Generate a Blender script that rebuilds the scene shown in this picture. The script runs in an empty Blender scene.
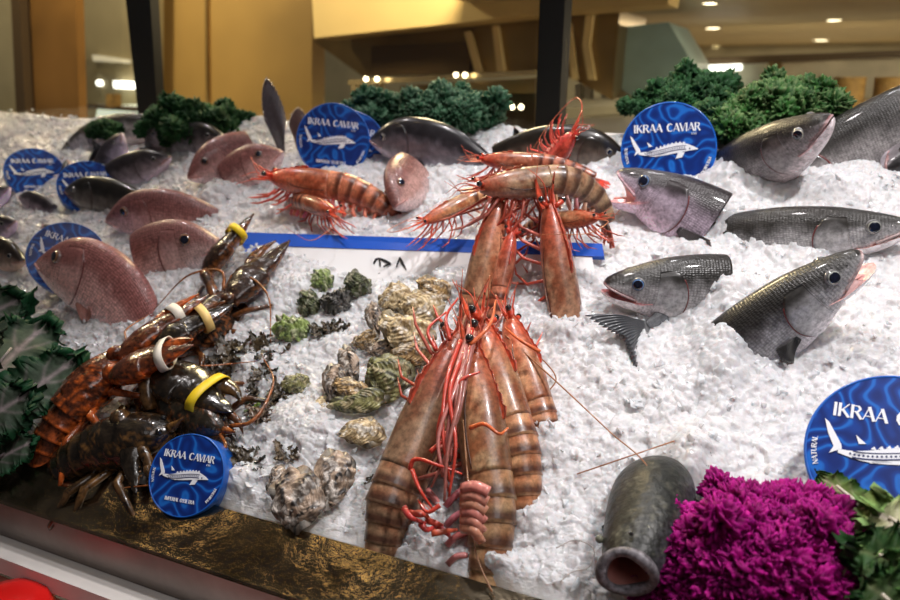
import bpy, math, random
import numpy as np
from mathutils import Matrix, Vector
SC = bpy.context.scene
COL = SC.collection
RNG = np.random.default_rng(7)
# ------------------------------------------------------------------ camera
YAW, PITCH, FPX, TILT, DIST = 25.4, 15.7, 780.0, 26.0, 0.72
CZ = 1.70
_y, _p, _t = map(math.radians, (YAW, PITCH, TILT))
CAM = np.array([0, 0, CZ])
FW = np.array([-math.sin(_y)*math.cos(_p), math.cos(_y)*math.cos(_p), -math.sin(_p)])
RT = np.array([math.cos(_y), math.sin(_y), 0.0])
UP = np.cross(RT, FW)
NRM = np.array([0, -math.sin(_t), math.cos(_t)])      # normal of the sloping ice bed
VX = np.array([1.0, 0, 0])                            # along the counter
VY = np.array([0, math.cos(_t), math.sin(_t)])        # up the slope
cd = bpy.data.cameras.new('camera'); cam = bpy.data.objects.new('camera', cd); COL.objects.link(cam)
cam.location = CAM; cam.rotation_euler = (math.radians(90-PITCH), 0, math.radians(YAW))
cd.sensor_width = 36; cd.lens = 36*FPX/900; cd.clip_start = .02; cd.clip_end = 60
cd.dof.use_dof = True; cd.dof.focus_distance = 0.95; cd.dof.aperture_fstop = 4.5
SC.camera = cam
# ------------------------------------------------------------------ world, lights, exposure
w = bpy.data.worlds.new('World'); SC.world = w; w.use_nodes = True
w.node_tree.nodes['Background'].inputs[0].default_value = (0.75, 0.68, 0.66, 1)
w.node_tree.nodes['Background'].inputs[1].default_value = 0.06
def light(kind, name, loc, target, energy, size, color, spot=None, blend=.6):
    l = bpy.data.lights.new(name, kind); o = bpy.data.objects.new(name, l); COL.objects.link(o)
    o.location = loc; d = Vector(target)-Vector(loc); o.rotation_euler = d.to_track_quat('-Z', 'Y').to_euler()
    l.energy = energy; l.color = color
    if kind == 'AREA': l.size = size
    else: l.shadow_soft_size = size
    if spot: l.spot_size = math.radians(spot); l.spot_blend = blend
    return o
light('SPOT', 'display_spot_right', (0.55, 0.75, 3.0), (0.10, 1.05, 1.35), 126, .05, (1, .955, .95), 70, 1)
light('SPOT', 'display_spot_middle', (-0.55, 1.0, 3.0), (-0.35, 1.0, 1.35), 74, .05, (1, .95, .94), 64, 1)
light('SPOT', 'display_spot_left', (-1.6, 1.3, 3.0), (-1.35, 1.3, 1.4), 35, .05, (1, .93, .93), 70, 1)
light('SPOT', 'display_spot_back', (-0.3, 1.9, 2.9), (-0.4, 1.2, 1.45), 20, .06, (.97, .97, 1), 80, 1)
light('AREA', 'shop_ceiling_panel', (0.7, -0.3, 3.1), (0, 1.0, 1.4), 9, .9, (1, .95, .95))
vs = SC.view_settings; vs.view_transform = 'Standard'; vs.look = 'None'; vs.gamma = 1; vs.use_curve_mapping = False; vs.exposure = 0.0
SC.cycles.use_denoising = True
SC.cycles.max_bounces = 8; SC.cycles.transparent_max_bounces = 16
SC.cycles.sample_clamp_indirect = 4
# ------------------------------------------------------------------ placing
def ray(px, py): return FW+RT*(px-450)/FPX-UP*(py-300)/FPX
def P(px, py, h=0.0):
    d = ray(px, py); return CAM+d*((-DIST+h)/(NRM@d))
def Q(px, py, Y):
    d = ray(px, py); return CAM+d*((Y-CAM[1])/d[1])
def Zd(p): return float((np.asarray(p)-CAM)@FW)
def unit(v): v = np.asarray(v, float); return v/np.linalg.norm(v)
def mirror_lamp(name, px, py, dist, energy, size, color):
    p0 = CAM+ray(px, py)*((-DIST)/(np.array([0, -math.sin(math.radians(26)), math.cos(math.radians(26))])@ray(px, py))); n_ = np.array([0, -math.sin(math.radians(26)), math.cos(math.radians(26))]); d = ray(px, py)/np.linalg.norm(ray(px, py)); d = d-2*(d@n_)*n_
    return light('POINT', name, tuple(p0+d*dist), (0, 0, 0), energy, size, color)
mirror_lamp('warm_pendant_lamp', 172, 512, 2.4, 1.6, .06, (1, .68, .28)); mirror_lamp('warm_pendant_lamp', 345, 588, 2.2, 1.6, .06, (1, .68, .28))
BUMPS = []      # mounds of ice: (point on the bed, radius, height)
# ------------------------------------------------------------------ materials
def nd(nt, t, **kw):
    n = nt.nodes.new(t)
    for k, v in kw.items():
        if k.startswith('i_'):
            key = k[2:].replace('_', ' ')
            n.inputs[int(key) if key.isdigit() else key].default_value = v
        else: setattr(n, k, v)
    return n
def mat(name, color=(.5, .5, .5), rough=.5, metal=0, coat=0, spec=.5, attr=None, noise=None, bump=None, sss=0, emit=None, trans=0, ior=1.45, vor=None, sheen=0):
    m = bpy.data.materials.new(name); m.use_nodes = True; nt = m.node_tree
    b = nt.nodes['Principled BSDF']; L = nt.links.new
    b.inputs['Base Color'].default_value = (*color, 1); b.inputs['Roughness'].default_value = rough
    b.inputs['Metallic'].default_value = metal; b.inputs['Coat Weight'].default_value = coat
    b.inputs['Coat Roughness'].default_value = .08; b.inputs['Specular IOR Level'].default_value = spec
    b.inputs['Transmission Weight'].default_value = trans; b.inputs['IOR'].default_value = ior
    if sss:
        b.inputs['Subsurface Weight'].default_value = sss; b.inputs['Subsurface Radius'].default_value = (.012, .009, .008); b.inputs['Subsurface Scale'].default_value = 1
    if emit:
        b.inputs['Emission Color'].default_value = (*emit[:3], 1); b.inputs['Emission Strength'].default_value = emit[3]
    tc = nd(nt, 'ShaderNodeTexCoord').outputs['Object']
    src = None
    if attr:
        src = nd(nt, 'ShaderNodeAttribute', attribute_name='Col').outputs['Color']
    if noise:      # (scale, detail, low factor, high factor)
        n = nd(nt, 'ShaderNodeTexNoise'); n.inputs['Scale'].default_value = noise[0]; n.inputs['Detail'].default_value = noise[1]; n.inputs['Roughness'].default_value = .65; L(tc, n.inputs['Vector'])
        mr = nd(nt, 'ShaderNodeMapRange'); mr.inputs['From Min'].default_value = .3; mr.inputs['From Max'].default_value = .7; mr.inputs['To Min'].default_value = noise[2]; mr.inputs['To Max'].default_value = noise[3]
        L(n.outputs['Fac'], mr.inputs['Value'])
        mx = nd(nt, 'ShaderNodeVectorMath', operation='SCALE')
        if src: L(src, mx.inputs[0])
        else: mx.inputs[0].default_value = color
        L(mr.outputs['Result'], mx.inputs['Scale']); src = mx.outputs[0]
    if src: L(src, b.inputs['Base Color'])
    h = None
    if vor:        # (scale, strength, distance) scale pattern in the 'puv' attribute
        a = nd(nt, 'ShaderNodeAttribute', attribute_name='puv')
        v = nd(nt, 'ShaderNodeTexVoronoi'); v.inputs['Scale'].default_value = vor[0]; v.inputs['Randomness'].default_value = .35; L(a.outputs['Vector'], v.inputs['Vector'])
        bp = nd(nt, 'ShaderNodeBump'); bp.inputs['Strength'].default_value = vor[1]; bp.inputs['Distance'].default_value = vor[2]; bp.invert = True
        L(v.outputs['Distance'], bp.inputs['Height']); h = bp
        mr = nd(nt, 'ShaderNodeMapRange'); mr.inputs['From Min'].default_value = .1; mr.inputs['From Max'].default_value = .75; mr.inputs['To Min'].default_value = 1.2; mr.inputs['To Max'].default_value = .62
        L(v.outputs['Distance'], mr.inputs['Value'])
        mx = nd(nt, 'ShaderNodeVectorMath', operation='SCALE'); L(src, mx.inputs[0]); L(mr.outputs['Result'], mx.inputs['Scale']); L(mx.outputs[0], b.inputs['Base Color'])
    if bump:       # list of (scale, strength, distance)
        for (s, st, di) in bump:
            n = nd(nt, 'ShaderNodeTexNoise'); n.inputs['Scale'].default_value = s; n.inputs['Detail'].default_value = 4; L(tc, n.inputs['Vector'])
            bp = nd(nt, 'ShaderNodeBump'); bp.inputs['Strength'].default_value = st; bp.inputs['Distance'].default_value = di
            L(n.outputs['Fac'], bp.inputs['Height'])
            if h: L(h.outputs[0], bp.inputs['Normal'])
            h = bp
    if h: L(h.outputs[0], b.inputs['Normal'])
    return m
M = {}
M['ice'] = mat('crushed_ice', (.93, .925, .945), .10, spec=.7, sss=.5, trans=.38, ior=1.31, noise=(70, 6, .76, 1.05), bump=[(120, .3, .003), (420, .3, .001)])
M['shard'] = mat('clear_ice', (.93, .93, .96), .05, spec=.8, trans=.25, sss=.6, ior=1.31, bump=[(300, .3, .001)])
M['steel'] = mat('brushed_steel', (.40, .33, .23), .20, metal=1, noise=(16, 6, .35, 1.15), bump=[(40, .25, .006), (300, .15, .0008)])  # brassy tint puts warm golden reflections into the steel colour
M['steel_dull'] = mat('dull_steel', (.30, .26, .24), .42, metal=1, noise=(5, 6, .6, 1.1), bump=[(200, .1, .001)])
M['white'] = mat('white_counter', (.80, .76, .72), .35, noise=(9, 4, .9, 1.04))
M['whiteboard'] = mat('white_plastic', (.82, .81, .82), .3, sss=.1)
M['blue_trim'] = mat('blue_plastic', (.008, .085, .50), .4, coat=.1)
M['ink'] = mat('black_print', (.012, .012, .015), .4)
M['pink_shelf'] = mat('pink_shelf', (.45, .16, .14), .4)
M['red'] = mat('red_plastic', (.75, .01, .008), .3, coat=.3)
M['black_metal'] = mat('black_frame', (.004, .0035, .003), .6)
# ------------------------------------------------------------------ mesh helpers
def tag(o, label=None, cat=None, group=None, kind=None):
    if label: o['label'] = label
    if cat: o['category'] = cat
    if group: o['group'] = group
    if kind: o['kind'] = kind
    return o
def build(name, vs_, fs_, m, parent=None, smooth=True, col=None, puv=None, matrix=None):
    me = bpy.data.meshes.new(name)
    v = np.asarray(vs_, np.float32).reshape(-1, 3)
    f = fs_
    if isinstance(f, np.ndarray):
        k = f.shape[1]; lens = np.full(len(f), k, np.int32); flat = f.astype(np.int32).ravel()
    else:
        lens = np.array([len(q) for q in f], np.int32); flat = np.array([i for q in f for i in q], np.int32)
    me.vertices.add(len(v)); me.vertices.foreach_set('co', v.ravel())
    me.loops.add(len(flat)); me.loops.foreach_set('vertex_index', flat)
    me.polygons.add(len(lens)); st = np.concatenate([[0], np.cumsum(lens)[:-1]]).astype(np.int32)
    me.polygons.foreach_set('loop_start', st); me.polygons.foreach_set('loop_total', lens)
    me.polygons.foreach_set('use_smooth', np.full(len(lens), smooth))
    me.update(); me.validate()
    if col is not None:
        a = me.color_attributes.new('Col', 'FLOAT_COLOR', 'POINT')
        c = np.ones((len(v), 4), np.float32); c[:, :3] = col; a.data.foreach_set('color', c.ravel())
    if puv is not None:
        a = me.attributes.new('puv', 'FLOAT_VECTOR', 'POINT'); q = np.zeros((len(v), 3), np.float32); q[:, :puv.shape[1]] = puv
        a.data.foreach_set('vector', q.ravel())
    me.materials.append(m)
    o = bpy.data.objects.new(name, me); COL.objects.link(o)
    if parent is not None: o.parent = parent
    if matrix is not None: o.matrix_local = matrix
    return o
class G:
    def __init__(s): s.v = []; s.f = []; s.c = []; s.u = []; s.n = 0
    def add(s, v, f, c=None, u=None):
        v = np.asarray(v, float).reshape(-1, 3)
        s.v.append(v); s.f += [tuple(int(i)+s.n for i in q) for q in f]
        c = np.array((.5, .5, .5)) if c is None else np.asarray(c, float)
        s.c.append(np.broadcast_to(c, (len(v), 3)) if c.ndim == 1 else c)
        s.u.append(np.zeros((len(v), 2)) if u is None else u)
        s.n += len(v); return s
    def build(s, name, m, parent=None, smooth=True, fn=None):
        v = np.concatenate(s.v)
        if fn: v = fn(v)
        return build(name, v, s.f, m, parent, smooth, np.concatenate(s.c), np.concatenate(s.u))
def gridfaces(nu, nv, closed=False, off=0):
    i = np.arange(nu-1)[:, None]; j = np.arange(nv if closed else nv-1)[None, :]
    a = i*nv+j; b = i*nv+(j+1) % nv; return (np.stack([a, b, b+nv, a+nv], -1).reshape(-1, 4)+off)
def root(name, label, cat, group=None, origin=(0, 0, 0), x=None, z=None):
    o = bpy.data.objects.new(name, None); COL.objects.link(o); o.empty_display_size = .02
    mw = Matrix.Identity(4)
    if x is not None:
        X = unit(x); Z = np.asarray(z, float); Z = unit(Z-X*(Z@X)); Y = np.cross(Z, X)
        for r in range(3): mw[r][0] = X[r]; mw[r][1] = Y[r]; mw[r][2] = Z[r]
    for r in range(3): mw[r][3] = origin[r]
    o.matrix_world = mw
    return tag(o, label, cat, group)
def dup(r, label=None):
    def cp(o, par):
        c = o.copy(); COL.objects.link(c)
        if par: c.parent = par
        for ch in list(o.children): cp(ch, c)
        return c
    c = cp(r, None)
    if label: c['label'] = label
    return c
def boxv(x0, x1, y0, y1, z0, z1):
    v = [(x, y, z) for x in (x0, x1) for y in (y0, y1) for z in (z0, z1)]
    f = [(0, 1, 3, 2), (4, 6, 7, 5), (0, 4, 5, 1), (2, 3, 7, 6), (0, 2, 6, 4), (1, 5, 7, 3)]
    return np.array(v, float), f
def prism(poly, ext):      # poly: Nx3 points, extruded by vector ext
    p = np.asarray(poly, float); n = len(p); v = np.concatenate([p, p+np.asarray(ext)])
    f = [tuple(range(n))[::-1], tuple(range(n, 2*n))]+[(i, (i+1) % n, (i+1) % n+n, i+n) for i in range(n)]
    return v, f
def frames(path, up0):
    path = np.asarray(path, float); n = len(path)
    t = np.gradient(path, axis=0); t /= np.linalg.norm(t, axis=1)[:, None]+1e-12
    N = np.zeros_like(path); u = np.asarray(up0, float)
    for i in range(n):
        u = u-t[i]*(u@t[i]); u /= np.linalg.norm(u)+1e-12; N[i] = u
    return t, N, np.cross(N, t)
def loft(path, up, w, top, bot, nseg=20, cap=True, power=1.0):
    """closed tube: half width w, height above/below the path top/bot (arrays); returns verts, faces, s, phi"""
    path = np.asarray(path, float); n = len(path)
    t, N, B = frames(path, up)
    w, top, bot = [np.broadcast_to(np.asarray(a, float), (n,)) for a in (w, top, bot)]
    ph = np.linspace(0, 2*math.pi, nseg, endpoint=False)+math.pi/nseg
    c, s = np.cos(ph), np.sin(ph)
    if power != 1: c = np.sign(c)*abs(c)**power; s = np.sign(s)*abs(s)**power
    hh = np.where(s[None, :] > 0, top[:, None], bot[:, None])
    v = path[:, None]+B[:, None]*(w[:, None]*c[None])[..., None]+N[:, None]*(hh*s[None])[..., None]
    f = [tuple(q) for q in gridfaces(n, nseg, True)]
    if cap: f += [tuple(range(nseg))[::-1], tuple(range((n-1)*nseg, n*nseg))]
    S = np.repeat(np.linspace(0, 1, n), nseg); PH = np.tile(ph, n)
    return v.reshape(-1, 3), f, S, PH
def tube(path, r, nseg=6, up=(0.1, .2, 1)):
    r = np.broadcast_to(np.asarray(r, float), (len(path),))
    v, f, _, _ = loft(path, up, r, r, r, nseg); return v, f
def cr(xs, ys, x):         # smooth interpolation through control points
    xs = np.asarray(xs, float); ys = np.asarray(ys, float); x = np.clip(x, xs[0], xs[-1])
    m = np.gradient(ys, xs); i = np.clip(np.searchsorted(xs, x, side='right')-1, 0, len(xs)-2)
    h = xs[i+1]-xs[i]; t = (x-xs[i])/h
    return (2*t**3-3*t**2+1)*ys[i]+(t**3-2*t**2+t)*h*m[i]+(-2*t**3+3*t**2)*ys[i+1]+(t**3-t**2)*h*m[i+1]
def crv(pts, n):           # smooth curve through 3-D points
    pts = np.asarray(pts, float); d = np.concatenate([[0], np.cumsum(np.linalg.norm(np.diff(pts, axis=0), axis=1))])
    x = np.linspace(0, d[-1], n); return np.stack([cr(d, pts[:, k], x) for k in range(3)], 1)
def sheet(g, thick):       # closed thin solid around a grid of points (nu, nv, 3)
    nu, nv = g.shape[:2]; du = np.gradient(g, axis=0); dv = np.gradient(g, axis=1); n = np.cross(du, dv)
    n /= np.linalg.norm(n, axis=2)[..., None]+1e-12
    a = (g+n*thick/2).reshape(-1, 3); b = (g-n*thick/2).reshape(-1, 3); k = nu*nv
    f = [tuple(q) for q in gridfaces(nu, nv)]+[tuple(q[::-1]) for q in gridfaces(nu, nv, off=k)]
    rim = [i*nv for i in range(nu)]+[(nu-1)*nv+j for j in range(1, nv)]+[i*nv+nv-1 for i in range(nu-2, -1, -1)]+[j for j in range(nv-2, 0, -1)]
    for q in range(len(rim)):
        r0, r1 = rim[q], rim[(q+1) % len(rim)]; f.append((r1, r0, r0+k, r1+k))
    return np.concatenate([a, b]), f
def vnoise(p, scale, seed=0):   # smooth value noise on an Nx2 or Nx3 array
    p = np.asarray(p, float)*scale; i = np.floor(p).astype(np.int64); t = p-i; t = t*t*(3-2*t); d = p.shape[1]
    out = np.zeros(len(p))
    for k in range(2**d):
        bits = [(k >> j) & 1 for j in range(d)]; h = np.full(len(p), seed*7919+13, np.int64); wgt = np.ones(len(p))
        for j in range(d):
            h = (h*374761393+(i[:, j]+bits[j])*[668265263, 2147483647, 1274126177][j]) & 0x7fffffff; h ^= h >> 13
            wgt = wgt*(t[:, j] if bits[j] else 1-t[:, j])
        h = (h*1103515245+12345) & 0x7fffffff; out += wgt*((h >> 8) % 65536/32768.0-1)
    return out
# ================================================================== ice bed
Y0S, Y1S = None, None
ICE_Y0, ICE_Y1 = 0.640, 1.50       # world Y of the front and back edge of the bed
def slope(p): p = np.asarray(p); return np.array([p[0], (p-CAM)@VY])   # coordinates on the bed plane
def macro(X, S):
    q = np.stack([X, S], 1); h = .012*vnoise(q, 5, 1)+.009*vnoise(q, 12, 2)+.004*vnoise(q, 28, 3)
    for (b, r, hh) in BUMPS:
        b2 = slope(b); d2 = ((X-b2[0])**2+(S-b2[1])**2)/(r*r); h = h+hh*np.exp(-d2*1.5)
    return h
def cells(X, S, size, seed):
    gx, gs = X/size, S/size; ix, is_ = np.floor(gx).astype(np.int64), np.floor(gs).astype(np.int64)
    best = np.full(len(X), 1e9); hgt = np.zeros(len(X))
    def hsh(a, b, k):
        h = (a*73856093 ^ b*19349663 ^ (k*83492791+seed*2654435)) & 0x7fffffff; h = (h*1103515245+12345) & 0x7fffffff
        h ^= h >> 11; h = (h*69069+1) & 0x7fffffff; return (h >> 7) % 4096/4096.0
    for dx in (-1, 0, 1):
        for ds in (-1, 0, 1):
            a, b = ix+dx, is_+ds; cx = a+hsh(a, b, 1); cs = b+hsh(a, b, 2)
            ex, es = gx-cx, gs-cs; d = ex*ex*(.7+.6*hsh(a, b, 6))+es*es*(.7+.6*hsh(a, b, 7))
            hh = (hsh(a, b, 3)-.5)*.9+(hsh(a, b, 4)-.5)*1.3*ex+(hsh(a, b, 5)-.5)*1.3*es
            m_ = d < best; best = np.where(m_, d, best); hgt = np.where(m_, hh, hgt)
    return hgt*size-best*size*.25
def ice_point(X, S, h):
    return CAM-NRM*DIST+X[:, None]*VX+S[:, None]*VY+NRM*h[:, None]
def hplane(px, py): p = P(px, py); s = slope(p); return float(macro(np.array([s[0]]), np.array([s[1]]))[0])
for (bx_, by_, br_, bh_) in [(735, 300, .05, .035), (722, 345, .05, .03), (748, 214, .02, .008), (690, 250, .05, .02), (720, 375, .04, .02), (695, 455, .035, .028), (690, 480, .03, .03), (215, 195, .04, .02), (150, 292, .04, .02), (150, 345, .035, .025),
                             (300, 290, .06, .020), (400, 290, .07, .012), (290, 420, .06, .022), (320, 440, .05, .02), (370, 560, .03, .02), (495, 572, .025, .018), (535, 520, .025, .015), (545, 440, .03, .015), (420, 520, .03, .01), (600, 330, .06, .022), (560, 335, .03, .018),
                             (240, 480, .03, .018), (215, 500, .02, .015), (735, 180, .05, .03), (430, 180, .05, .02), (850, 190, .08, .02), (660, 210, .03, .01), (330, 180, .06, .015), (130, 170, .06, .015), (560, 150, .05, .02), (728, 222, .03, .02)]:
    if br_: BUMPS.append((P(bx_, by_), br_, bh_))
def make_ice():
    s0 = (ICE_Y0)/math.cos(_t)-DIST*math.tan(_t)   # plane S of a point with world Y: Y = S cos t + DIST sin t
    S0 = (ICE_Y0-DIST*math.sin(_t))/math.cos(_t); S1 = (ICE_Y1-DIST*math.sin(_t))/math.cos(_t)
    nS, nX = 560, 1150
    a = np.linspace(0, 1, nS); Sv = S0+(S1-S0)*(a**1.35)
    xl = np.interp(Sv, [S0, S1], [-1.35, -2.45]); xr = np.interp(Sv, [S0, S1], [.42, .50])
    b = np.linspace(0, 1, nX)
    X = xl[:, None]+(xr-xl)[:, None]*(1-(1-b[None])**1.25); S = np.repeat(Sv[:, None], nX, 1)
    X, S = X.ravel(), S.ravel()
    h = macro(X, S)+cells(X, S, .021, 1)*.26+cells(X+3.3, S, .010, 2)*.40+cells(X+1.3, S+.7, .0052, 3)*.30
    edge = np.minimum(1, (S-S0)/.02); h = h*edge-.012*(1-edge)
    back = np.clip((S1-S)/.05, 0, 1); h = h-.05*(1-back)**2
    v = ice_point(X, S, h)
    o = build('crushed_ice', v, gridfaces(nS, nX), M['ice'], smooth=True)
    tag(o, 'bed of crushed ice sloping up across the whole seafood counter', 'ice', kind='stuff')
    sl = ice_point(np.array([-1.4, .44, .52, -2.5]), np.array([S0, S0, S1, S1]), np.full(4, -.030)); vv_, ff_ = prism(sl, -NRM*.03)
    tag(G().add(vv_, ff_).build('under_ice_reflector', M['white'], smooth=False), kind='structure')  # unseen white slab added to scatter light back through the ice
    # loose shards lying on top
    n = 2600
    t = RNG.random(n)**1.2; Ss = S0+.01+(S1-S0-.03)*t; Xs = np.interp(Ss, [S0, S1], [-1.2, -2.2])+RNG.random(n)*np.interp(Ss, [S0, S1], [1.6, 2.65])
    hs = macro(Xs, Ss)+.002
    base = np.array([(1, 0, 0), (.3, .8, .2), (-.7, .6, -.1), (-.9, -.4, .1), (.1, -.9, 0), (.15, .1, .7), (-.2, -.1, -.6), (.6, -.3, .5)], float)
    fc = [(5, 0, 1), (5, 1, 2), (5, 2, 3), (7, 5, 3), (7, 3, 4), (7, 4, 0), (7, 0, 5), (6, 1, 0), (6, 2, 1), (6, 3, 2), (6, 4, 3), (6, 0, 4)]
    sz = .0025+.0060*RNG.random(n)**2
    A = RNG.normal(size=(n, 3, 3)); qm, _ = np.linalg.qr(A)
    vv = base[None]*(1+.35*RNG.normal(size=(n, 8, 3)))*np.array([1, .8, .55])
    vv = np.einsum('nij,nkj->nki', qm, vv)*sz[:, None, None]+ice_point(Xs, Ss, hs)[:, None]
    F = (np.arange(n)[:, None, None]*8+np.array(fc)[None]).reshape(-1, 3)
    o = build('ice_shards', vv.reshape(-1, 3), F, M['shard'], smooth=False)
    tag(o, 'loose clear ice shards scattered over the crushed ice bed', 'ice', kind='stuff')
# ================================================================== counter, frame, kitchen behind
def rim():
    r = root('counter_ledge', 'wet stainless steel ledge along the front of the ice', 'counter ledge')
    # ledge top follows the bed; folded outer lip and a face dropping below it
    ya, yb = .636, .568
    za = CZ+(-DIST/math.cos(_t)+ya*math.tan(_t)); zb = CZ+(-DIST/math.cos(_t)+yb*math.tan(_t))
    x0, x1 = -1.8, .7
    n = 60; xs = np.linspace(x0, x1, n)
    prof = [(ya+.03, za-.03), (ya, za-.004), (ya-.004, za+.001), (yb+.004, zb+.001), (yb, zb-.001), (yb-.001, zb-.006), (yb+.006, zb-.007), (ya+.02, za-.04)]
    g = G(); p = np.array([[(x, y, z) for (y, z) in prof] for x in xs]); g.add(p, [tuple(q) for q in gridfaces(n, len(prof), True)]+[tuple(range(8)), tuple(range((n-1)*8, n*8))[::-1]])
    g.build('ledge_top', M['steel'], r, smooth=False)
    v, f = boxv(x0, x1, yb+.004, yb+.012, zb-.060, zb-.007); g = G().add(v, f); g.build('face_panel', M['steel_dull'], r, smooth=False)
    v, f = boxv(x0, x1, yb-.030, yb+.010, zb-.085, zb-.061); tag(G().add(v, f).build('white_counter_edge', M['white'], smooth=False), 'white stone edge strip below the steel ledge', 'counter edge')
    v, f = boxv(x0, x1, yb-.16, yb-.02, zb-.135, zb-.10); tag(G().add(v, f).build('pink_shelf', M['pink_shelf'], smooth=False), 'dull pink shelf board below the white counter edge', 'shelf')
    # red rounded container at the bottom left
    c = Q(8, 612, yb-.07); g = G(); k = 14; pr = [(.0, .03), (.030, .03), (.045, .026), (.052, .012), (.054, -.03), (.05, -.06), (.0, -.06)]
    a = np.linspace(0, 2*math.pi, 40, endpoint=False); v = np.array([[(rr*math.cos(t), rr*math.sin(t), z) for t in a] for rr, z in pr])+c+np.array([0, 0, -.01])
    tag(g.add(v, [tuple(q) for q in gridfaces(len(pr), 40, True)]).build('red_tub', M['red']), 'glossy red rounded plastic tub at the lower left corner', 'tub')
    v, f = boxv(x0, x1, ya-.02, 1.60, .55, .60); tag(G().add(v, f).build('floor', M['steel_dull'], smooth=False), kind='structure')
def quad(name, pts, Y, depth, m, parent=None, label=None, cat=None, group=None, kind=None):
    """solid slab whose front outline is given in the picture, standing at world Y"""
    v, f = prism([Q(x, y, Y) for x, y in pts], (0, depth, 0))
    o = G().add(v, f).build(name, m, parent, smooth=False)
    return tag(o, label, cat, group, kind)
def kitchen():
    mk = lambda n, c, r=.5, **k: mat(n, c, r, **k)
    mustard = mk('mustard_wall', (.56, .35, .10), .6, noise=(1.2, 3, .8, 1.1))
    cream = mk('cream_soffit', (.86, .66, .30), .6, noise=(1.0, 3, .85, 1.1))
    bronze = mk('bronze_steel', (.42, .29, .12), .28, metal=.85, noise=(2, 3, .5, 1.2))
    darkb = mk('dark_recess', (.10, .065, .03), .5)
    greenish = mk('greenish_wall', (.50, .46, .32), .6, noise=(2, 3, .8, 1.1))
    steelg = mk('duct_steel', (.30, .44, .46), .35, metal=0, noise=(3, 3, .7, 1.2))
    wood = mk('basket_wicker', (.40, .25, .08), .7, noise=(30, 3, .6, 1.2))
    plate = mk('white_ware', (.8, .78, .66), .4)
    lampm = mk('lamp_glow', (1, .9, .7), .5, emit=(1, .86, .55, 7)); lampw = mk('tube_glow', (1, 1, .9), .5, emit=(1, 1, .88, 3.2))
    window = mk('lit_window', (.75, .8, .66), .6, noise=(4, 2, .8, 1.1))
    ceilm = mk('ceiling_paint', (.60, .48, .29), .5, noise=(2, 3, .9, 1.1))
    S = dict(kind='structure')
    # rear wall and floor of the kitchen, ceiling
    quad('wall_back', [(-260, -60), (1250, -60), (1250, 260), (-260, 260)], 7.6, .1, greenish, **S)
    v, f = boxv(-9, 6, 1.7, 7.7, -.05, 0); tag(G().add(v, f).build('floor', darkb, smooth=False), **S)
    # ceiling through the right-hand pane
    zc = CZ+.30
    g = G(); v, f = boxv(-1.35, 3.2, 1.9, 7.6, zc, zc+.06); g.add(v, f); tag(g.build('ceiling', ceilm, smooth=False), **S)
    for k, (px, py) in enumerate([(710, 3), (713, 28), (717, 46), (834, 20), (821, 40)]):
        d = ray(px, py); p = CAM+d*((zc-CZ)/d[2]) if d[2] > 0 else None
        a = np.linspace(0, 2*math.pi, 24, endpoint=False)
        rr = .050*Zd(p)/4.5
        ring = np.array([[(p[0]+q*math.cos(t), p[1]+q*math.sin(t)*1.3, z) for t in a] for q, z in ((rr*.8, zc-.003), (rr, zc-.004), (rr, zc+.004))])
        t_ = root('ceiling_downlight', ['round ceiling downlight nearest the top edge', 'round ceiling downlight, middle of the left row of three', 'round ceiling downlight, lowest of the left row of three', 'round ceiling downlight, upper one of the right pair', 'round ceiling downlight, lower one of the right pair'][k], 'ceiling light', 'kitchen ceiling downlights', p)
        G().add(ring-p, [tuple(q) for q in gridfaces(3, 24, True)]).build('trim_ring', plate, t_)
        disc = np.array([(rr*.8*math.cos(t), rr*.8*math.sin(t)*1.3, -.002) for t in a]); G().add(disc, [tuple(range(24))]).build('lamp_glow', lampm, t_, smooth=False)
    # mustard wall and soffit left of the middle post
    quad('wall_left', [(150, -60), (312, -60), (312, 200), (150, 200)], 3.6, .12, mustard, **S)
    quad('trim_1', [(205, -60), (207, -60), (209, 130), (207, 130)], 3.58, .02, bronze, **S)
    quad('wall_right', [(309, -60), (680, -60), (668, 4), (560, 12), (314, 38)], 3.0, .2, cream, **S)
    hood = root('extractor_hood', 'bronze steel extractor hood below the cream soffit', 'extractor hood', origin=Q(450, 60, 3.2))
    mi = hood.matrix_world.inverted()
    def hq(name, pts, Y, dep, m):
        o = quad(name, pts, Y, dep, m, hood); o.matrix_local = mi; return o
    hq('hood_body', [(312, 40), (560, 13), (620, 10), (612, 100), (560, 72), (362, 76)], 3.25, .5, bronze)
    hq('hood_opening', [(371, 46), (470, 42), (470, 72), (371, 76)], 3.22, .03, darkb)
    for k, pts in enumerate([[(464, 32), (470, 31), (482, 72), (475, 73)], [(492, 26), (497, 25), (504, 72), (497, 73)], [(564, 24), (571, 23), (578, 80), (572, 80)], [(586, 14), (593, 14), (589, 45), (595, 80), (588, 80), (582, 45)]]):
        hq('light_streak', pts, 3.215, .03, mat('streak_gold', (.95, .75, .38), .2, metal=.2, emit=None))  # light streaks on the hood steel, put in as pale strips
    # pass shelf with its rail and posts
    sh = root('pass_shelf', 'steel pass shelf with a top rail and thin posts behind the glass', 'shelf', origin=Q(440, 100, 2.7)); mi2 = sh.matrix_world.inverted()
    def sq(name, pts, Y, dep, m, lab=None):
        o = quad(name, pts, Y, dep, m, sh); o.matrix_local = mi2; return o
    railm = mat('rail_steel', (.75, .60, .33), .25, metal=.7)
    sq('rail', [(348, 80), (535, 70), (535, 75), (348, 85)], 2.7, .05, railm)
    sq('shelf_board', [(400, 86), (535, 78), (535, 93), (400, 97)], 2.75, .25, bronze)
    sq('post', [(351, 84), (355, 84), (355, 530), (351, 530)], 2.7, .04, railm)
    sq('post', [(376, 82), (379, 82), (379, 530), (376, 530)], 2.72, .04, railm)
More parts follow.
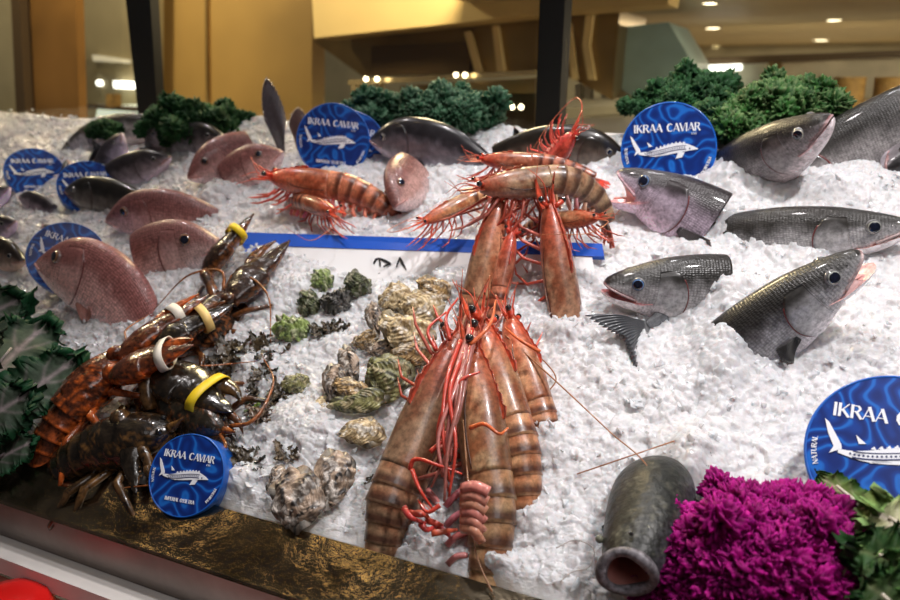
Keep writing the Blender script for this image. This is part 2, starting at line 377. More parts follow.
    sq('back_panel', [(400, 96), (535, 92), (535, 150), (400, 150)], 2.95, .05, darkb)
    for k, (px, py) in enumerate([(366, 79), (377, 79), (456, 75), (465, 75), (512, 107), (521, 107), (498, 110)]):
        c = Q(px, py, 2.66); rr = .009
        a = np.linspace(0, math.pi, 8); v = np.array([[(rr*math.sin(t)*math.cos(q), rr*math.sin(t)*math.sin(q), rr*math.cos(t)) for q in np.linspace(0, 6.283, 12, endpoint=False)] for t in a])+c
        o = G().add(v, [tuple(q) for q in gridfaces(8, 12, True)]).build('pilot_lamp', lampm, sh); o.matrix_local = mi2
    quad('counter_cabinet', [(560, 120), (640, 116), (700, 116), (700, 200), (560, 200)], 3.1, .5, plate, label='pale cabinet front seen through the glass right of the middle post', cat='cabinet')
    quad('storage_shelf', [(560, 100), (622, 98), (622, 106), (560, 108)], 3.3, .3, plate, label='pale shelf with white jars right of the middle post', cat='shelf')
    for k, (px, w_) in enumerate([(575, 3), (584, 3), (601, 3), (611, 3)]):
        quad('white_jar', [(px, 84), (px+w_*2, 84), (px+w_*2, 100), (px, 100)], 3.35, .06, plate, label=['leftmost white jar on the pale shelf behind the glass', 'second white jar from the left on the pale shelf', 'third white jar from the left on the pale shelf', 'rightmost white jar on the pale shelf behind the glass'][k], cat='jar', group='jars on the pale shelf')
    # duct, far right windows
    quad('steel_duct', [(612, 28), (668, 22), (692, 62), (688, 98), (650, 110), (612, 82)], 3.4, .5, steelg, label='grey green steel duct with slanted corner under the soffit', cat='duct')
    quad('trim_2', [(688, 58), (905, 50), (960, 49), (960, 54), (905, 56), (697, 66), (697, 110), (690, 110)], 4.6, .1, darkb, **S)
    quad('window_1', [(697, 66), (768, 62), (768, 150), (697, 150)], 4.75, .05, window, **S)
    quad('window_2', [(782, 61), (905, 56), (960, 55), (960, 150), (782, 150)], 4.75, .05, mat('grey_window', (.50, .46, .36), .5, noise=(6, 2, .8, 1.2)), **S)
    quad('trim_3', [(768, 62), (782, 61), (782, 150), (768, 150)], 4.6, .1, bronze, **S)
    quad('tube_lamp', [(695, 66), (741, 64), (741, 70), (695, 72)], 4.55, .055, lampw, label='white fluorescent tube lamp at the top of the far window', cat='lamp')
    quad('basket_shelf', [(800, 102), (960, 100), (960, 108), (800, 110)], 3.9, .5, wood, label='wooden shelf carrying the stacked round baskets', cat='shelf')
    for k, (px, w_) in enumerate([(832, 15), (873, 18), (915, 18)]):
        c = (Q(px+w_, 103, 4.1)); rr = w_*Zd(c)/FPX; top = Q(px+w_, 77, 4.1)[2]; H = top-c[2]
        zz = np.linspace(0, H, 21); a = np.linspace(0, 2*math.pi, 28, endpoint=False)
        v = np.array([[((rr*(.95+.05*(i % 2)))*math.cos(t), (rr*(.95+.05*(i % 2)))*math.sin(t), z) for t in a] for i, z in enumerate(zz)])+c
        tag(G().add(v, [tuple(q) for q in gridfaces(21, 28, True)]+[tuple(range(20*28, 21*28))]).build('round_basket', wood), ['left stack of round wicker baskets on the far shelf', 'right stack of round wicker baskets on the far shelf', 'stack of round wicker baskets at the right picture edge'][k], 'basket', 'round baskets on the far shelf')
    # left pane: brown panel, reflections room
    quad('wall_front', [(-120, -60), (14, -60), (26, 200), (-120, 200)], 2.6, .1, mat('pale_side_wall', (.40, .36, .24), .6, noise=(3, 3, .8, 1.1)), **S)
    sk = root('slatted_rack', 'pale slatted rack at the far left edge behind the glass', 'rack', origin=Q(0, 140, 2.55)); mi3 = sk.matrix_world.inverted()
    for k in range(5):
        o = quad('slat', [(-60, 112+k*11), (17+k, 113+k*11), (18+k, 120+k*11), (-60, 119+k*11)], 2.52, .05, greenish, sk); o.matrix_local = mi3
    quad('wooden_cabinet', [(10, -60), (74, -60), (82, 200), (24, 200)], 2.45, .04, mat('brown_wood', (.33, .17, .045), .35, noise=(1.6, 3, .45, 1.2)), label='tall brown wooden cabinet at the left behind the glass', cat='cabinet')
    quad('trim_4', [(8, -60), (16, -60), (30, 200), (20, 200)], 2.40, .04, darkb, **S)
    quad('wall_rear', [(70, -60), (150, -60), (150, 200), (70, 200)], 3.4, .1, mat('olive_wall', (.34, .29, .17), .6, noise=(2, 3, .8, 1.1)), **S)
    quad('window_3', [(98, 106), (142, 104), (144, 135), (92, 135)], 3.3, .05, mat('lit_pane', (.8, .85, .7), .5, emit=(.85, .95, .72, .75)), **S)
    quad('service_shelf', [(82, 104), (142, 108), (142, 112), (82, 108)], 3.2, .1, darkb, label='dark narrow shelf above the bright pane at left', cat='shelf')
    quad('tube_lamp', [(113, 81), (133, 82), (133, 89), (114, 88)], 3.355, .05, lampw, label='bright oblong lamp seen left of the left post', cat='lamp')
    c = Q(98, 83, 3.375); a = np.linspace(0, 2*math.pi, 20, endpoint=False); v, f = prism([c+np.array([.016*math.cos(t), 0, .016*math.sin(t)]) for t in a], (0, .03, 0))
    tag(G().add(v, f).build('round_lamp', lampw, smooth=False), 'small bright round lamp left of the oblong lamp', 'lamp')
    quad('ceiling_lamp', [(92, 55), (125, 60), (124, 63), (93, 61)], 3.355, .05, mat('dim_lamp', (.7, .66, .5), .5, emit=(.8, .72, .5, .35)), label='dim long lamp above the bright lamps at left', cat='lamp')
    quad('brown_box', [(106, 94), (114, 94), (114, 107), (106, 107)], 3.15, .05, wood, label='small brown box standing on the dark shelf at left', cat='box')
    # black posts carrying the glass
    Yp = 1.62
    quad('window_post', [(118, -70), (146, -70), (160, 160), (143, 160)], Yp, .03, M['black_metal'], label='thick black window post left of the middle', cat='post')
    quad('window_post', [(541, -40), (567, -40), (557, 160), (534, 160)], Yp, .05, M['black_metal'], label='black window post in the middle behind the prawns', cat='post')
    glass = bpy.data.materials.new('window_glass'); glass.use_nodes = True; nt = glass.node_tree; nt.nodes.clear()
    o_ = nd(nt, 'ShaderNodeOutputMaterial'); t_ = nd(nt, 'ShaderNodeBsdfTransparent'); g_ = nd(nt, 'ShaderNodeBsdfGlossy'); g_.inputs['Roughness'].default_value = .03
    lw = nd(nt, 'ShaderNodeLayerWeight'); lw.inputs[0].default_value = .5; pw = nd(nt, 'ShaderNodeMath', operation='POWER'); pw.inputs[1].default_value = 4; nt.links.new(lw.outputs['Facing'], pw.inputs[0]); fr = nd(nt, 'ShaderNodeMath', operation='MULTIPLY_ADD'); fr.inputs[1].default_value = .7; fr.inputs[2].default_value = .03; nt.links.new(pw.outputs[0], fr.inputs[0]); mx = nd(nt, 'ShaderNodeMixShader'); nt.links.new(fr.outputs[0], mx.inputs[0]); nt.links.new(t_.outputs[0], mx.inputs[1]); nt.links.new(g_.outputs[0], mx.inputs[2]); nt.links.new(mx.outputs[0], o_.inputs[0])
    for k, (a, b) in enumerate([((-90, 120)), ((166, 536)), ((566, 990))]):
        v = [Q(a, -40, Yp+.02), Q(b, -40, Yp+.02), Q(b, 165, Yp+.02), Q(a, 165, Yp+.02)]
        v, f = prism(v, (0, .006, 0)); tag(G().add(v, f).build('window_%d' % (k+4), glass, smooth=False), kind='structure')
    # unseen lights added to brighten the room behind
    light('AREA', 'kitchen_fill_right', (0.9, 3.0, 1.98), (.5, 3.4, 0), 80, 1.0, (1, .84, .55))
    light('POINT', 'kitchen_fill_middle', (-1.1, 2.3, 2.5), (0, 3.4, 0), 88, .2, (1, .80, .45))
    light('POINT', 'kitchen_fill_left', (-3.0, 1.75, 3.0), (0, 3.4, 0), 60, .1, (1, .82, .5)); light('POINT', 'kitchen_fill_side', (-3.2, 2.9, 2.9), (0, 3.4, 0), 30, .1, (1, .9, .7))
    light('AREA', 'kitchen_fill_far', (0.0, 6.0, 1.985), (0, 6.0, 0), 130, .8, (1, .86, .6))
# sign board sunk in the ice
def sign():
    r = root('price_board', 'white plastic board with blue top edge standing in ice behind oysters', 'board', origin=P(420, 262))
    mi = r.matrix_world.inverted()
    def on(px, py, h): return P(px, py, h)
    # board face: top edge from left to right, foot in the ice
    h1 = .022
    tl, tr = P(243, 234, h1), P(590, 245, h1); bl, br = P(262, 296, -.022), P(600, 305, -.022)
    nrm = unit(np.cross(tr-tl, bl-tl)); nrm = nrm if nrm@(CAM-tl) > 0 else -nrm
    v, f = prism([tl, tr, br, bl], -nrm*.006)
    o = G().add(v, f).build('board', M['whiteboard'], r, smooth=False); o.matrix_local = mi
    def bp(a, b): return tl+(tr-tl)*a+((bl-tl)*(1-a)+(br-tr)*a)*b
    q = [bp(-.01, -.02), bp(1.03, -.02), bp(1.03, .20), bp(.7, .205), bp(.4, .20), bp(-.01, .19)]
    v, f = prism([x+nrm*.002 for x in q], -nrm*.010); o = G().add(v, f).build('blue_edge', M['blue_trim'], r, smooth=False); o.matrix_local = mi; tag(o, 'blue top edge')
    q = [bp(-.01, .1), bp(.035, .1), bp(.045, 1.15), bp(-.02, 1.15)]
    v, f = prism([x+nrm*.0015 for x in q], -nrm*.009); o = G().add(v, f).build('blue_edge', M['blue_trim'], r, smooth=False); o.matrix_local = mi
    # printed letters D A, drawn as thick strokes on the face
    def onface(px, py):
        d = ray(px, py); t = ((tl-CAM)@nrm)/(d@nrm); return CAM+d*t+nrm*.0008
    g = G()
    for st in ([(374, 264, 1.0), (376, 260, 1.4), (379, 258.5, .8)], [(379, 258.5, .8), (385, 261, 1.6), (391, 264.2, 1.2)], [(391, 264.2, 1.2), (386, 265.5, .8), (383.5, 267, .5)], [(379.5, 259, .6), (380.2, 263, 1.2), (380.5, 267, .6)],
               [(400, 257.5, .6), (398.5, 262, 1.1), (396.5, 267.5, .6)], [(400, 257.5, .8), (402, 262.5, 1.8), (406.5, 270, .6)]):
        a = np.array([(x, y) for x, y, _ in st], float); t = np.gradient(a, axis=0); t /= np.linalg.norm(t, axis=1)[:, None]; nn = np.stack([-t[:, 1], t[:, 0]], 1)
        wv = np.array([q[2] for q in st])[:, None]*.85; ring = np.concatenate([a+nn*wv, (a-nn*wv)[::-1]])
        v, f = prism([onface(*q) for q in ring], nrm*.0006); g.add(v, f)
    o = g.build('lettering', M['ink'], r, smooth=False); o.matrix_local = mi; tag(o, 'black printed letters')
# ================================================================== caviar tins
def swirl_mat(name):
    m = bpy.data.materials.new(name); m.use_nodes = True; nt = m.node_tree; b = nt.nodes['Principled BSDF']; L = nt.links.new
    tc = nd(nt, 'ShaderNodeTexCoord'); n = nd(nt, 'ShaderNodeTexNoise'); n.inputs['Scale'].default_value = 14; n.inputs['Detail'].default_value = 1.5; L(tc.outputs['Object'], n.inputs['Vector'])
    mu = nd(nt, 'ShaderNodeMath', operation='MULTIPLY'); mu.inputs[1].default_value = 75; L(n.outputs['Fac'], mu.inputs[0])
    si = nd(nt, 'ShaderNodeMath', operation='SINE'); L(mu.outputs[0], si.inputs[0])
    r = nd(nt, 'ShaderNodeValToRGB'); r.color_ramp.elements[0].position = 0; r.color_ramp.elements[0].color = (.004, .022, .16, 1); r.color_ramp.elements[1].position = 1; r.color_ramp.elements[1].color = (.012, .14, .55, 1)
    e = r.color_ramp.elements.new(.75); e.color = (.005, .045, .28, 1)
    ma = nd(nt, 'ShaderNodeMapRange'); ma.inputs['From Min'].default_value = -1; L(si.outputs[0], ma.inputs['Value']); L(ma.outputs[0], r.inputs[0]); L(r.outputs[0], b.inputs['Base Color'])
    b.inputs['Roughness'].default_value = .3; b.inputs['Coat Weight'].default_value = .25
    return m
M['swirl'] = swirl_mat('blue_swirl_lid'); M['tin_side'] = mat('tin_side_blue', (.008, .11, .50), .32, coat=.3, noise=(20, 3, .8, 1.2)); M['print'] = mat('white_print', (.85, .87, .92), .4)
M['printdark'] = mat('navy_print', (.01, .02, .12), .4)
LET = {  # strokes (x0,y0,x1,y1,width) in a unit-high cell, then advance
 'I': ([(.10, 0, .10, 1, .17)], .26), 'K': ([(.10, 0, .10, 1, .17), (.18, .45, .60, 1, .07), (.25, .55, .62, 0, .17)], .70),
 'R': ([(.10, 0, .10, 1, .17), (.10, .96, .42, .96, .07), (.42, .96, .54, .75, .14), (.54, .75, .40, .52, .12), (.40, .52, .12, .52, .06), (.32, .52, .62, 0, .16)], .68),
 'A': ([(.04, 0, .34, 1, .06), (.34, 1, .64, 0, .18), (.14, .30, .52, .30, .06)], .70), 'V': ([(.04, 1, .34, 0, .18), (.34, 0, .62, 1, .06)], .66),
 'C': ([(.62, .82, .48, .97, .07), (.48, .97, .24, .93, .12), (.24, .93, .10, .68, .18), (.10, .68, .10, .34, .20), (.10, .34, .24, .07, .18), (.24, .07, .48, .02, .11), (.48, .02, .64, .2, .06)], .74),
 'M': ([(.08, 0, .12, 1, .07), (.12, 1, .42, 0, .16), (.42, 0, .72, 1, .06), (.72, 1, .76, 0, .17)], .86), 'P': ([(.10, 0, .10, 1, .17), (.10, .96, .42, .96, .07), (.42, .96, .56, .73, .15), (.56, .73, .40, .48, .12), (.40, .48, .12, .48, .06)], .62),
 'E': ([(.10, 0, .10, 1, .17), (.10, .97, .5, .97, .07), (.10, .5, .42, .5, .07), (.10, .03, .52, .03, .07)], .58), 'L': ([(.10, 0, .10, 1, .17), (.10, .03, .5, .03, .07)], .54),
 'O': ([(.42, 1, .14, .8, .13), (.14, .8, .10, .3, .19), (.10, .3, .38, 0, .13), (.38, 0, .68, .25, .13), (.68, .25, .68, .75, .19), (.68, .75, .42, 1, .13)], .80),
 'S': ([(.54, .84, .36, .98, .08), (.36, .98, .12, .82, .14), (.12, .82, .50, .38, .17), (.50, .38, .46, .1, .15), (.46, .1, .24, .02, .1), (.24, .02, .06, .2, .07)], .60),
 'T': ([(.34, 0, .34, 1, .17), (.04, .97, .64, .97, .07)], .66), 'N': ([(.08, 0, .08, 1, .07), (.08, 1, .60, 0, .17), (.60, 0, .60, 1, .07)], .70), 'U': ([(.10, 1, .10, .25, .17), (.10, .25, .3, .02, .12), (.3, .02, .56, .2, .08), (.56, .2, .58, 1, .07)], .68),
 'D': ([(.10, 0, .10, 1, .17), (.10, .97, .40, .95, .07), (.40, .95, .64, .7, .14), (.64, .7, .64, .3, .18), (.64, .3, .40, .05, .14), (.40, .05, .10, .03, .07)], .76), ' ': ([], .34), '.': ([(.08, 0, .08, .12, .12)], .2)}
def text_geo(g, s, h, width, centre, arc=None, z=0.0, dz=.0006):
    """raised letters on the XY plane, centred; arc = radius centre angle for text running round the rim"""
    tot = sum(LET[c][1] for c in s)*h; k = width/tot; x = -tot/2; n = 0
    for ch in s:
        st, adv = LET[ch]
        for (x0, y0, x1, y1, w_) in st:
            a, b = np.array([x0, y0])*h, np.array([x1, y1])*h; d = unit(b-a); e = np.array([-d[1], d[0]])*w_*h/2; d = d*w_*h*.15
            q = [a-d+e, b+d+e, b+d-e, a-d-e]; o = []
            for p in q:
                X, Yy = (x+p[0])*k, p[1]
                if arc:
                    R, th = arc; an = th-X/R; o.append(((R+Yy)*math.cos(an), (R+Yy)*math.sin(an), z+n*2e-6))
                else: o.append((centre[0]+X, centre[1]+Yy, z+n*2e-6))
            v, f = prism(o[::-1], (0, 0, dz)); g.add(v, f); n += 1
        x += adv*h
def tin(label, cpx, cpy, h, rad, thick, facing, roll=0, group='blue caviar tins on the ice'):
    """disc standing on the ice; facing = unit normal of the lid; roll turns the printing"""
    c = P(cpx, cpy, h); nz = unit(facing); upv = UP-nz*(UP@nz); upv = unit(upv); rx = np.cross(upv, nz)
    ca, sa = math.cos(roll), math.sin(roll); X = rx*ca+upv*sa
    r = root('caviar_tin', label, 'tin', group, c, X, nz)
    N_ = 96; a = np.linspace(0, 2*math.pi, N_, endpoint=False)
    def rings(pr): return np.array([[(q*math.cos(t), q*math.sin(t), z) for t in a] for q, z in pr])
    R = rad
    pr = [(0.001, -thick), (R*.95, -thick), (R*.97, -thick+.002), (R*.97, -.012), (R*.975, -.010)]
    G().add(rings(pr), [tuple(q) for q in gridfaces(len(pr), N_, True)]).build('tin_body', M['tin_side'], r)
    pr = [(R*.978, -.0135), (R*.996, -.013), (R, -.0115), (R, -.0015), (R*.993, 0), (R*.975, .0004), (R*.965, -.0003)]
    G().add(rings(pr), [tuple(q) for q in gridfaces(len(pr), N_, True)]).build('lid_rim', M['tin_side'], r)
    pr = [(R*.966, -.0004), (R*.5, -.0002), (.0005, 0)]
    G().add(rings(pr), [tuple(q) for q in gridfaces(len(pr), N_, True)]+[tuple(range(2*N_, 3*N_))]).build('lid', M['swirl'], r)
    s = R/.075
    g = G(); text_geo(g, 'IKRAA', .0125*s, .045*s, (-.0315*s, .0275*s)); text_geo(g, 'CAVIAR', .0125*s, .052*s, (.0235*s, .0275*s))
    text_geo(g, 'IMPERIAL OSSETRA', .0062*s, .060*s, (0, -.048*s)); text_geo(g, 'NATURAL', .0045*s, .026*s, None, arc=(.064*s, math.pi*1.04)); text_geo(g, 'PREMIUM', .0045*s, .028*s, None, arc=(.064*s, -.45))
    text_geo(g, 'EST', .003*s, .008*s, (.040*s, .0215*s))
    g.build('printed_text', M['print'], r, smooth=False)
    # sturgeon emblem
    g = G(); xs = np.linspace(0, 1, 26); bx = (-.046+.092*xs)*s; cy = (.004*np.sin(xs*5.2-2.4)-.003)*s; th = cr([0, .1, .3, .55, .75, .88, 1], [.0022, .0035, .007, .0095, .0085, .005, .0008], xs)*s
    top = np.stack([bx, cy+th*.9, np.full(26, .0002)], 1); bot = np.stack([bx, cy-th*.75, np.full(26, .0002)], 1)
    v = np.concatenate([top, bot, top+[0, 0, .0007], bot+[0, 0, .0007]]); n = 26
    f = [(i, i+1, n+i+1, n+i) for i in range(n-1)]+[(2*n+i+1, 2*n+i, 3*n+i, 3*n+i+1) for i in range(n-1)]+[(i+1, i, 2*n+i, 2*n+i+1) for i in range(n-1)]+[(n+i, n+i+1, 3*n+i+1, 3*n+i) for i in range(n-1)]
    g.add(v, f)
    def poly(pts, z=.0002, d=.0007): v, f = prism([(x*s, y*s, z) for x, y in pts][::-1], (0, 0, d)); g.add(v, f)
    poly([(-.044, .001), (-.056, .020), (-.060, .023), (-.056, .010), (-.050, -.002), (-.053, -.009), (-.043, -.003)])
    poly([(-.030, .004), (-.033, .012), (-.024, .005)]); poly([(-.030, -.003), (-.036, -.009), (-.022, -.005)]); poly([(.016, -.006), (.012, -.016), (.022, -.014), (.026, -.006)]); poly([(-.012, -.006), (-.02, -.012), (-.002, -.008)])
    for k in range(8): x = -.018+.006*k; y = .004*math.sin(((x+.046)/.092)*5.2-2.4)-.003+.0070+.0012*math.sin(k*.4); poly([(x-.0022, y), (x+.0005, y+.003), (x+.0025, y)])
    g.build('sturgeon_emblem', M['print'], r, smooth=False)
    g = G()
    for k in range(18):
        x = -.036+.0036*k; y = .004*math.sin(((x+.046)/.092)*5.2-2.4)-.0025; v, f = prism([(p[0]*s, p[1]*s, .001) for p in [(x-.001, y), (x, y-.0012), (x+.0012, y), (x, y+.0012)]], (0, 0, .0003)); g.add(v, f)
    v, f = prism([(p[0]*s, p[1]*s, .001) for p in [(.032, -.0005), (.0335, -.002), (.035, -.0005), (.0335, .001)]], (0, 0, .0003)); g.add(v, f)
    for (y0, y1) in ((-.0018, -.0030), (.0030, .0038)):
        xs2 = np.linspace(-.034, .028, 14); yy = .004*np.sin(((xs2+.046)/.092)*5.2-2.4)-.003
        for i in range(13): v, f = prism([(xs2[i]*s, (yy[i]+y0)*s, .001), (xs2[i]*s, (yy[i]+y1)*s, .001), (xs2[i+1]*s, (yy[i+1]+y1)*s, .001), (xs2[i+1]*s, (yy[i+1]+y0)*s, .001)][::1], (0, 0, .0003)); g.add(v, f)
    g.build('emblem_lines', M['printdark'], r, smooth=False)
    return r
def toward(px, py, dx=0, dy=0):     # unit vector to the camera, turned a little right (dx) and up (dy)
    return unit(-unit(ray(px, py))+RT*dx+UP*dy)
def tins():
    tin('blue caviar tin in the back row behind the red prawn, snapper head to its right', 333, 140, .045, .072, .03, toward(333, 140, -.12, .12), -.10)
    tin('blue tin mostly hidden behind the back row tin, only its right edge showing', 349, 148, .020, .074, .03, toward(343, 143, -.12, .12), -.1)
    tin('blue caviar tin behind the gaping fish, in front of curly kale', 668, 149, .045, .076, .034, toward(668, 149, -.05, .10), -.02)
    tin('largest blue caviar tin, cut by the right edge above green kale', 896, 455, .05, .082, .026, toward(890, 457, .08, .25), -.12)
    tin('blue caviar tin beside the steel ledge in front of the lobsters', 186, 475, .030, .050, .042, toward(184, 473, -.52, .10), -.10)
    tin('blue caviar tin behind the biggest pink snapper', 67, 257, .035, .066, .03, toward(67, 257, -.05, .3), -.35)
    tin('blue caviar tin tilted behind the dark fish at the upper left', 88, 186, .022, .060, .03, toward(88, 186, .0, .5), .12)
    tin('farthest left blue caviar tin lying tilted on the ice', 35, 172, .022, .062, .03, toward(35, 172, .05, .55), .1)
# ================================================================== fish
M['fish_bass'] = mat('bass_skin', rough=.34, attr=1, coat=.22, noise=(150, 7, .5, 1.45), vor=(85, .5, .0016))
M['fish_smooth'] = mat('smooth_skin', rough=.3, attr=1, coat=.35, noise=(60, 6, .5, 1.4), bump=[(120, .2, .001)])
M['fish_head'] = mat('head_skin', rough=.3, attr=1, coat=.3, noise=(170, 7, .5, 1.5), bump=[(90, .25, .0012)], sss=.05)
M['snapper'] = mat('snapper_skin', rough=.34, attr=1, coat=.25, noise=(180, 7, .6, 1.45), vor=(75, .5, .0014), bump=[(60, .15, .001)])
M['catfish'] = mat('mottled_skin', rough=.40, attr=1, coat=.0, spec=.35, noise=(190, 8, .2, 2.0), bump=[(90, .6, .003), (250, .3, .001)])
M['fin'] = mat('fin_membrane', rough=.35, attr=1, coat=.4, noise=(150, 3, .8, 1.2))
M['flesh'] = mat('mouth_flesh', rough=.3, attr=1, coat=.6, sss=.3, bump=[(80, .3, .001)])
M['eye'] = mat('fish_eye', rough=.06, attr=1, coat=1, spec=.8)
PROF = {
 'bass': dict(x=[0, .008, .03, .07, .13, .2, .28, .4, .55, .7, .85, .95, 1], t=[.006, .016, .030, .048, .070, .092, .108, .122, .122, .10, .060, .036, .034],
              b=[.006, .016, .032, .052, .072, .090, .104, .112, .105, .080, .045, .034, .034], w=[.008, .020, .032, .044, .056, .066, .073, .077, .070, .052, .028, .014, .005],
              eye=(.100, .026, .0205), hinge=.105, mz=-.030, gill=.275,
              back=(.024, .022, .020), side=(.36, .35, .355), belly=(.90, .84, .85), mid=.38, head='fish_head', body='fish_bass'),
 'snapper': dict(x=[0, .008, .03, .08, .15, .22, .3, .4, .55, .7, .85, .95, 1], t=[.008, .024, .052, .108, .162, .192, .206, .208, .178, .122, .062, .036, .036],
              b=[.008, .020, .040, .076, .110, .132, .146, .150, .128, .086, .046, .034, .034], w=[.010, .024, .038, .056, .072, .082, .088, .088, .074, .052, .028, .014, .006],
              eye=(.145, .078, .027), hinge=.060, mz=-.016, gill=.31,
              back=(.20, .085, .075), side=(.46, .29, .26), belly=(.66, .54, .53), mid=.3, head='snapper', body='snapper'),
 'trevally': dict(x=[0, .008, .03, .08, .15, .22, .3, .4, .55, .7, .85, .95, 1], t=[.008, .020, .042, .084, .128, .150, .162, .164, .145, .10, .05, .03, .03],
              b=[.008, .020, .040, .076, .110, .130, .144, .148, .128, .086, .046, .03, .03], w=[.010, .024, .038, .054, .068, .076, .08, .08, .068, .05, .026, .014, .006],
              eye=(.115, .04, .020), hinge=.065, mz=-.018, gill=.29,
              back=(.022, .02, .021), side=(.17, .15, .16), belly=(.52, .47, .52), mid=.3, head='fish_smooth', body='fish_smooth'),
}
def lerp(a, b, t): return np.asarray(a)[None]*(1-t[:, None])+np.asarray(b)[None]*t[:, None]
def sstep(a, b, x): t = np.clip((x-a)/(b-a), 0, 1); return t*t*(3-2*t)
def fish(label, cat, A, B, L, kind='bass', roll=0.0, upd=None, gape=0, bend=(0, 0), tint=None, cut=1.0, fins=('pectoral', 'dorsal'), group=None, tail=False, name='fish', dark=1, flesh=(.78, .36, .33), pect=1.0, eyecol=(.55, .5, .42), seed=0, pect_ang=.5, fat=1.0):
    """A nose point, B point towards the tail, L body length in metres; upd = dorsal direction in the picture (right, up, toward camera)"""
    q = PROF[kind]; A = np.asarray(A, float); X = unit(np.asarray(B)-A)
    u = upd or (0, 1, 0); Z = RT*u[0]+UP*u[1]-FW*u[2]
    r = root(name, label, cat, group, A, X, Z); eyecol = (.30, .13, .06) if kind == 'snapper' else (np.array(eyecol)*.55); fl = np.array(tint if tint else (1, 1, 1))*dark
    xs0, T, Bt, W = [np.array(q[k], float)*(fat if k != 'x' else 1) for k in ('x', 't', 'b', 'w')]; q = dict(q); q['eye'] = (q['eye'][0], q['eye'][1]*fat, q['eye'][2])
    ky, kz = bend
    def warp(v):
        v = np.array(v, float)*L; x0 = .2*L
        for k, ax in ((ky/L, 2), (kz/L, 1)):
            if abs(k) < 1e-6: continue
            x = v[:, 0]-x0; a = np.where(x > 0, x, 0)*k; o = v[:, ax].copy(); R = 1/k
            pos = x > 0
            nx = x0+np.sin(a)*(R-o); no = R-np.cos(a)*(R-o)
            v[:, 0] = np.where(pos, nx, v[:, 0]); v[:, ax] = np.where(pos, no, o)
        return v
    def surf(x, ph, out=1.0):
        t, b, w_ = cr(xs0, T, x), cr(xs0, Bt, x), cr(xs0, W, x); s = np.sin(ph); c = np.cos(ph)
        return np.stack([x, w_*np.sign(c)*abs(c)**.92*out, np.where(s > 0, t, b)*s*out], -1)
    def colour(x, zr, seed_=0):
        n = vnoise(np.stack([x*30, zr*5], 1), 1, seed+3)*.12
        k = np.clip((zr+n-q['mid']+.28)/.56, 0, 1); c = lerp(q['side'], q['back'], k*k*(3-2*k))
        k2 = np.clip((-zr-n-.18)/.5, 0, 1); c = c*(1-k2[:, None])+np.array(q['belly'])*k2[:, None]
        return c
    hx, mz = q['hinge'], q['mz']
    # body with the mouth cut: in front of the hinge the underside is the mouth line
    n1 = 64; xx = np.concatenate([np.linspace(0, 1, 26)**1.7*hx, np.linspace(hx, cut, n1-26+1)[1:]])
    ns = 40; ph = np.linspace(0, 2*math.pi, ns, endpoint=False)+math.pi/ns
    XX, PH = np.repeat(xx, ns), np.tile(ph, len(xx)); v = surf(XX, PH)
    ml = mz*np.clip(XX/hx, 0, 1)**.8
    fr = XX < hx*1.001; v[:, 2] = np.where(fr & (v[:, 2] < ml), ml, v[:, 2])
    zr = np.sin(PH); c = colour(XX, zr)
    inside = fr & (PH > math.pi) & (surf(XX, PH)[:, 2] < ml-.001); c[inside] = flesh
    lip = fr & ~inside & (v[:, 2] < ml+.010); c[lip] = c[lip]*.6+np.array(flesh)*.4
    puv = np.stack([XX*1.0*L/.35, np.abs(np.mod(PH-math.pi*1.5+math.pi, 2*math.pi)-math.pi)*.16*L/.35], 1)*1.0
    c = c*fl
    g = G(); g.add(v, [tuple(f) for f in gridfaces(len(xx), ns, True)]+[tuple(range(ns))[::-1], tuple(range((len(xx)-1)*ns, len(xx)*ns))], c, puv)
    g.build('body', M[q['body']], r, fn=warp)
    # lower jaw
    nj = 22; xj = (1-(1-np.linspace(0, 1, nj))**1.0); xj = np.linspace(0.0, 1, nj)**1.6*(hx*1.55)
    XX, PH = np.repeat(xj, ns), np.tile(ph, nj); v = surf(XX, PH, 1.01); ml = mz*np.clip(XX/hx, 0, 1.2)**.8
    top_ = v[:, 2] > ml-.0015; zt = ml-.0015-np.where(np.abs(np.cos(PH)) < .8, .008*np.sin(np.clip(XX/hx, 0, 1)*math.pi), 0)
    v[:, 2] = np.where(top_, np.minimum(v[:, 2], zt), v[:, 2]); c = colour(XX, np.sin(PH)-.35); c[top_] = np.array(flesh)*1.05
    c = c*np.where(top_[:, None], 1, fl)
    a = gape; hp = np.array([hx*1.25, 0, mz]); d = v-hp; v = np.stack([d[:, 0]*math.cos(a)-d[:, 2]*math.sin(a)*-1*0-d[:, 2]*-math.sin(a), d[:, 1], d[:, 0]*math.sin(a)*1+d[:, 2]*math.cos(a)], 1)
    # rotate about the y axis so that the tip (x smaller than the hinge) swings down
    v = np.stack([d[:, 0]*math.cos(a)+d[:, 2]*math.sin(-a)*-1*-1, d[:, 1], d[:, 0]*math.sin(a)+d[:, 2]*math.cos(a)], 1)+hp
    g = G(); g.add(v, [tuple(f) for f in gridfaces(nj, ns, True)]+[tuple(range(ns))[::-1], tuple(range((nj-1)*ns, nj*ns))], c, np.zeros((len(v), 2)))
    g.build('lower_jaw', M[q['head']], r, fn=warp)
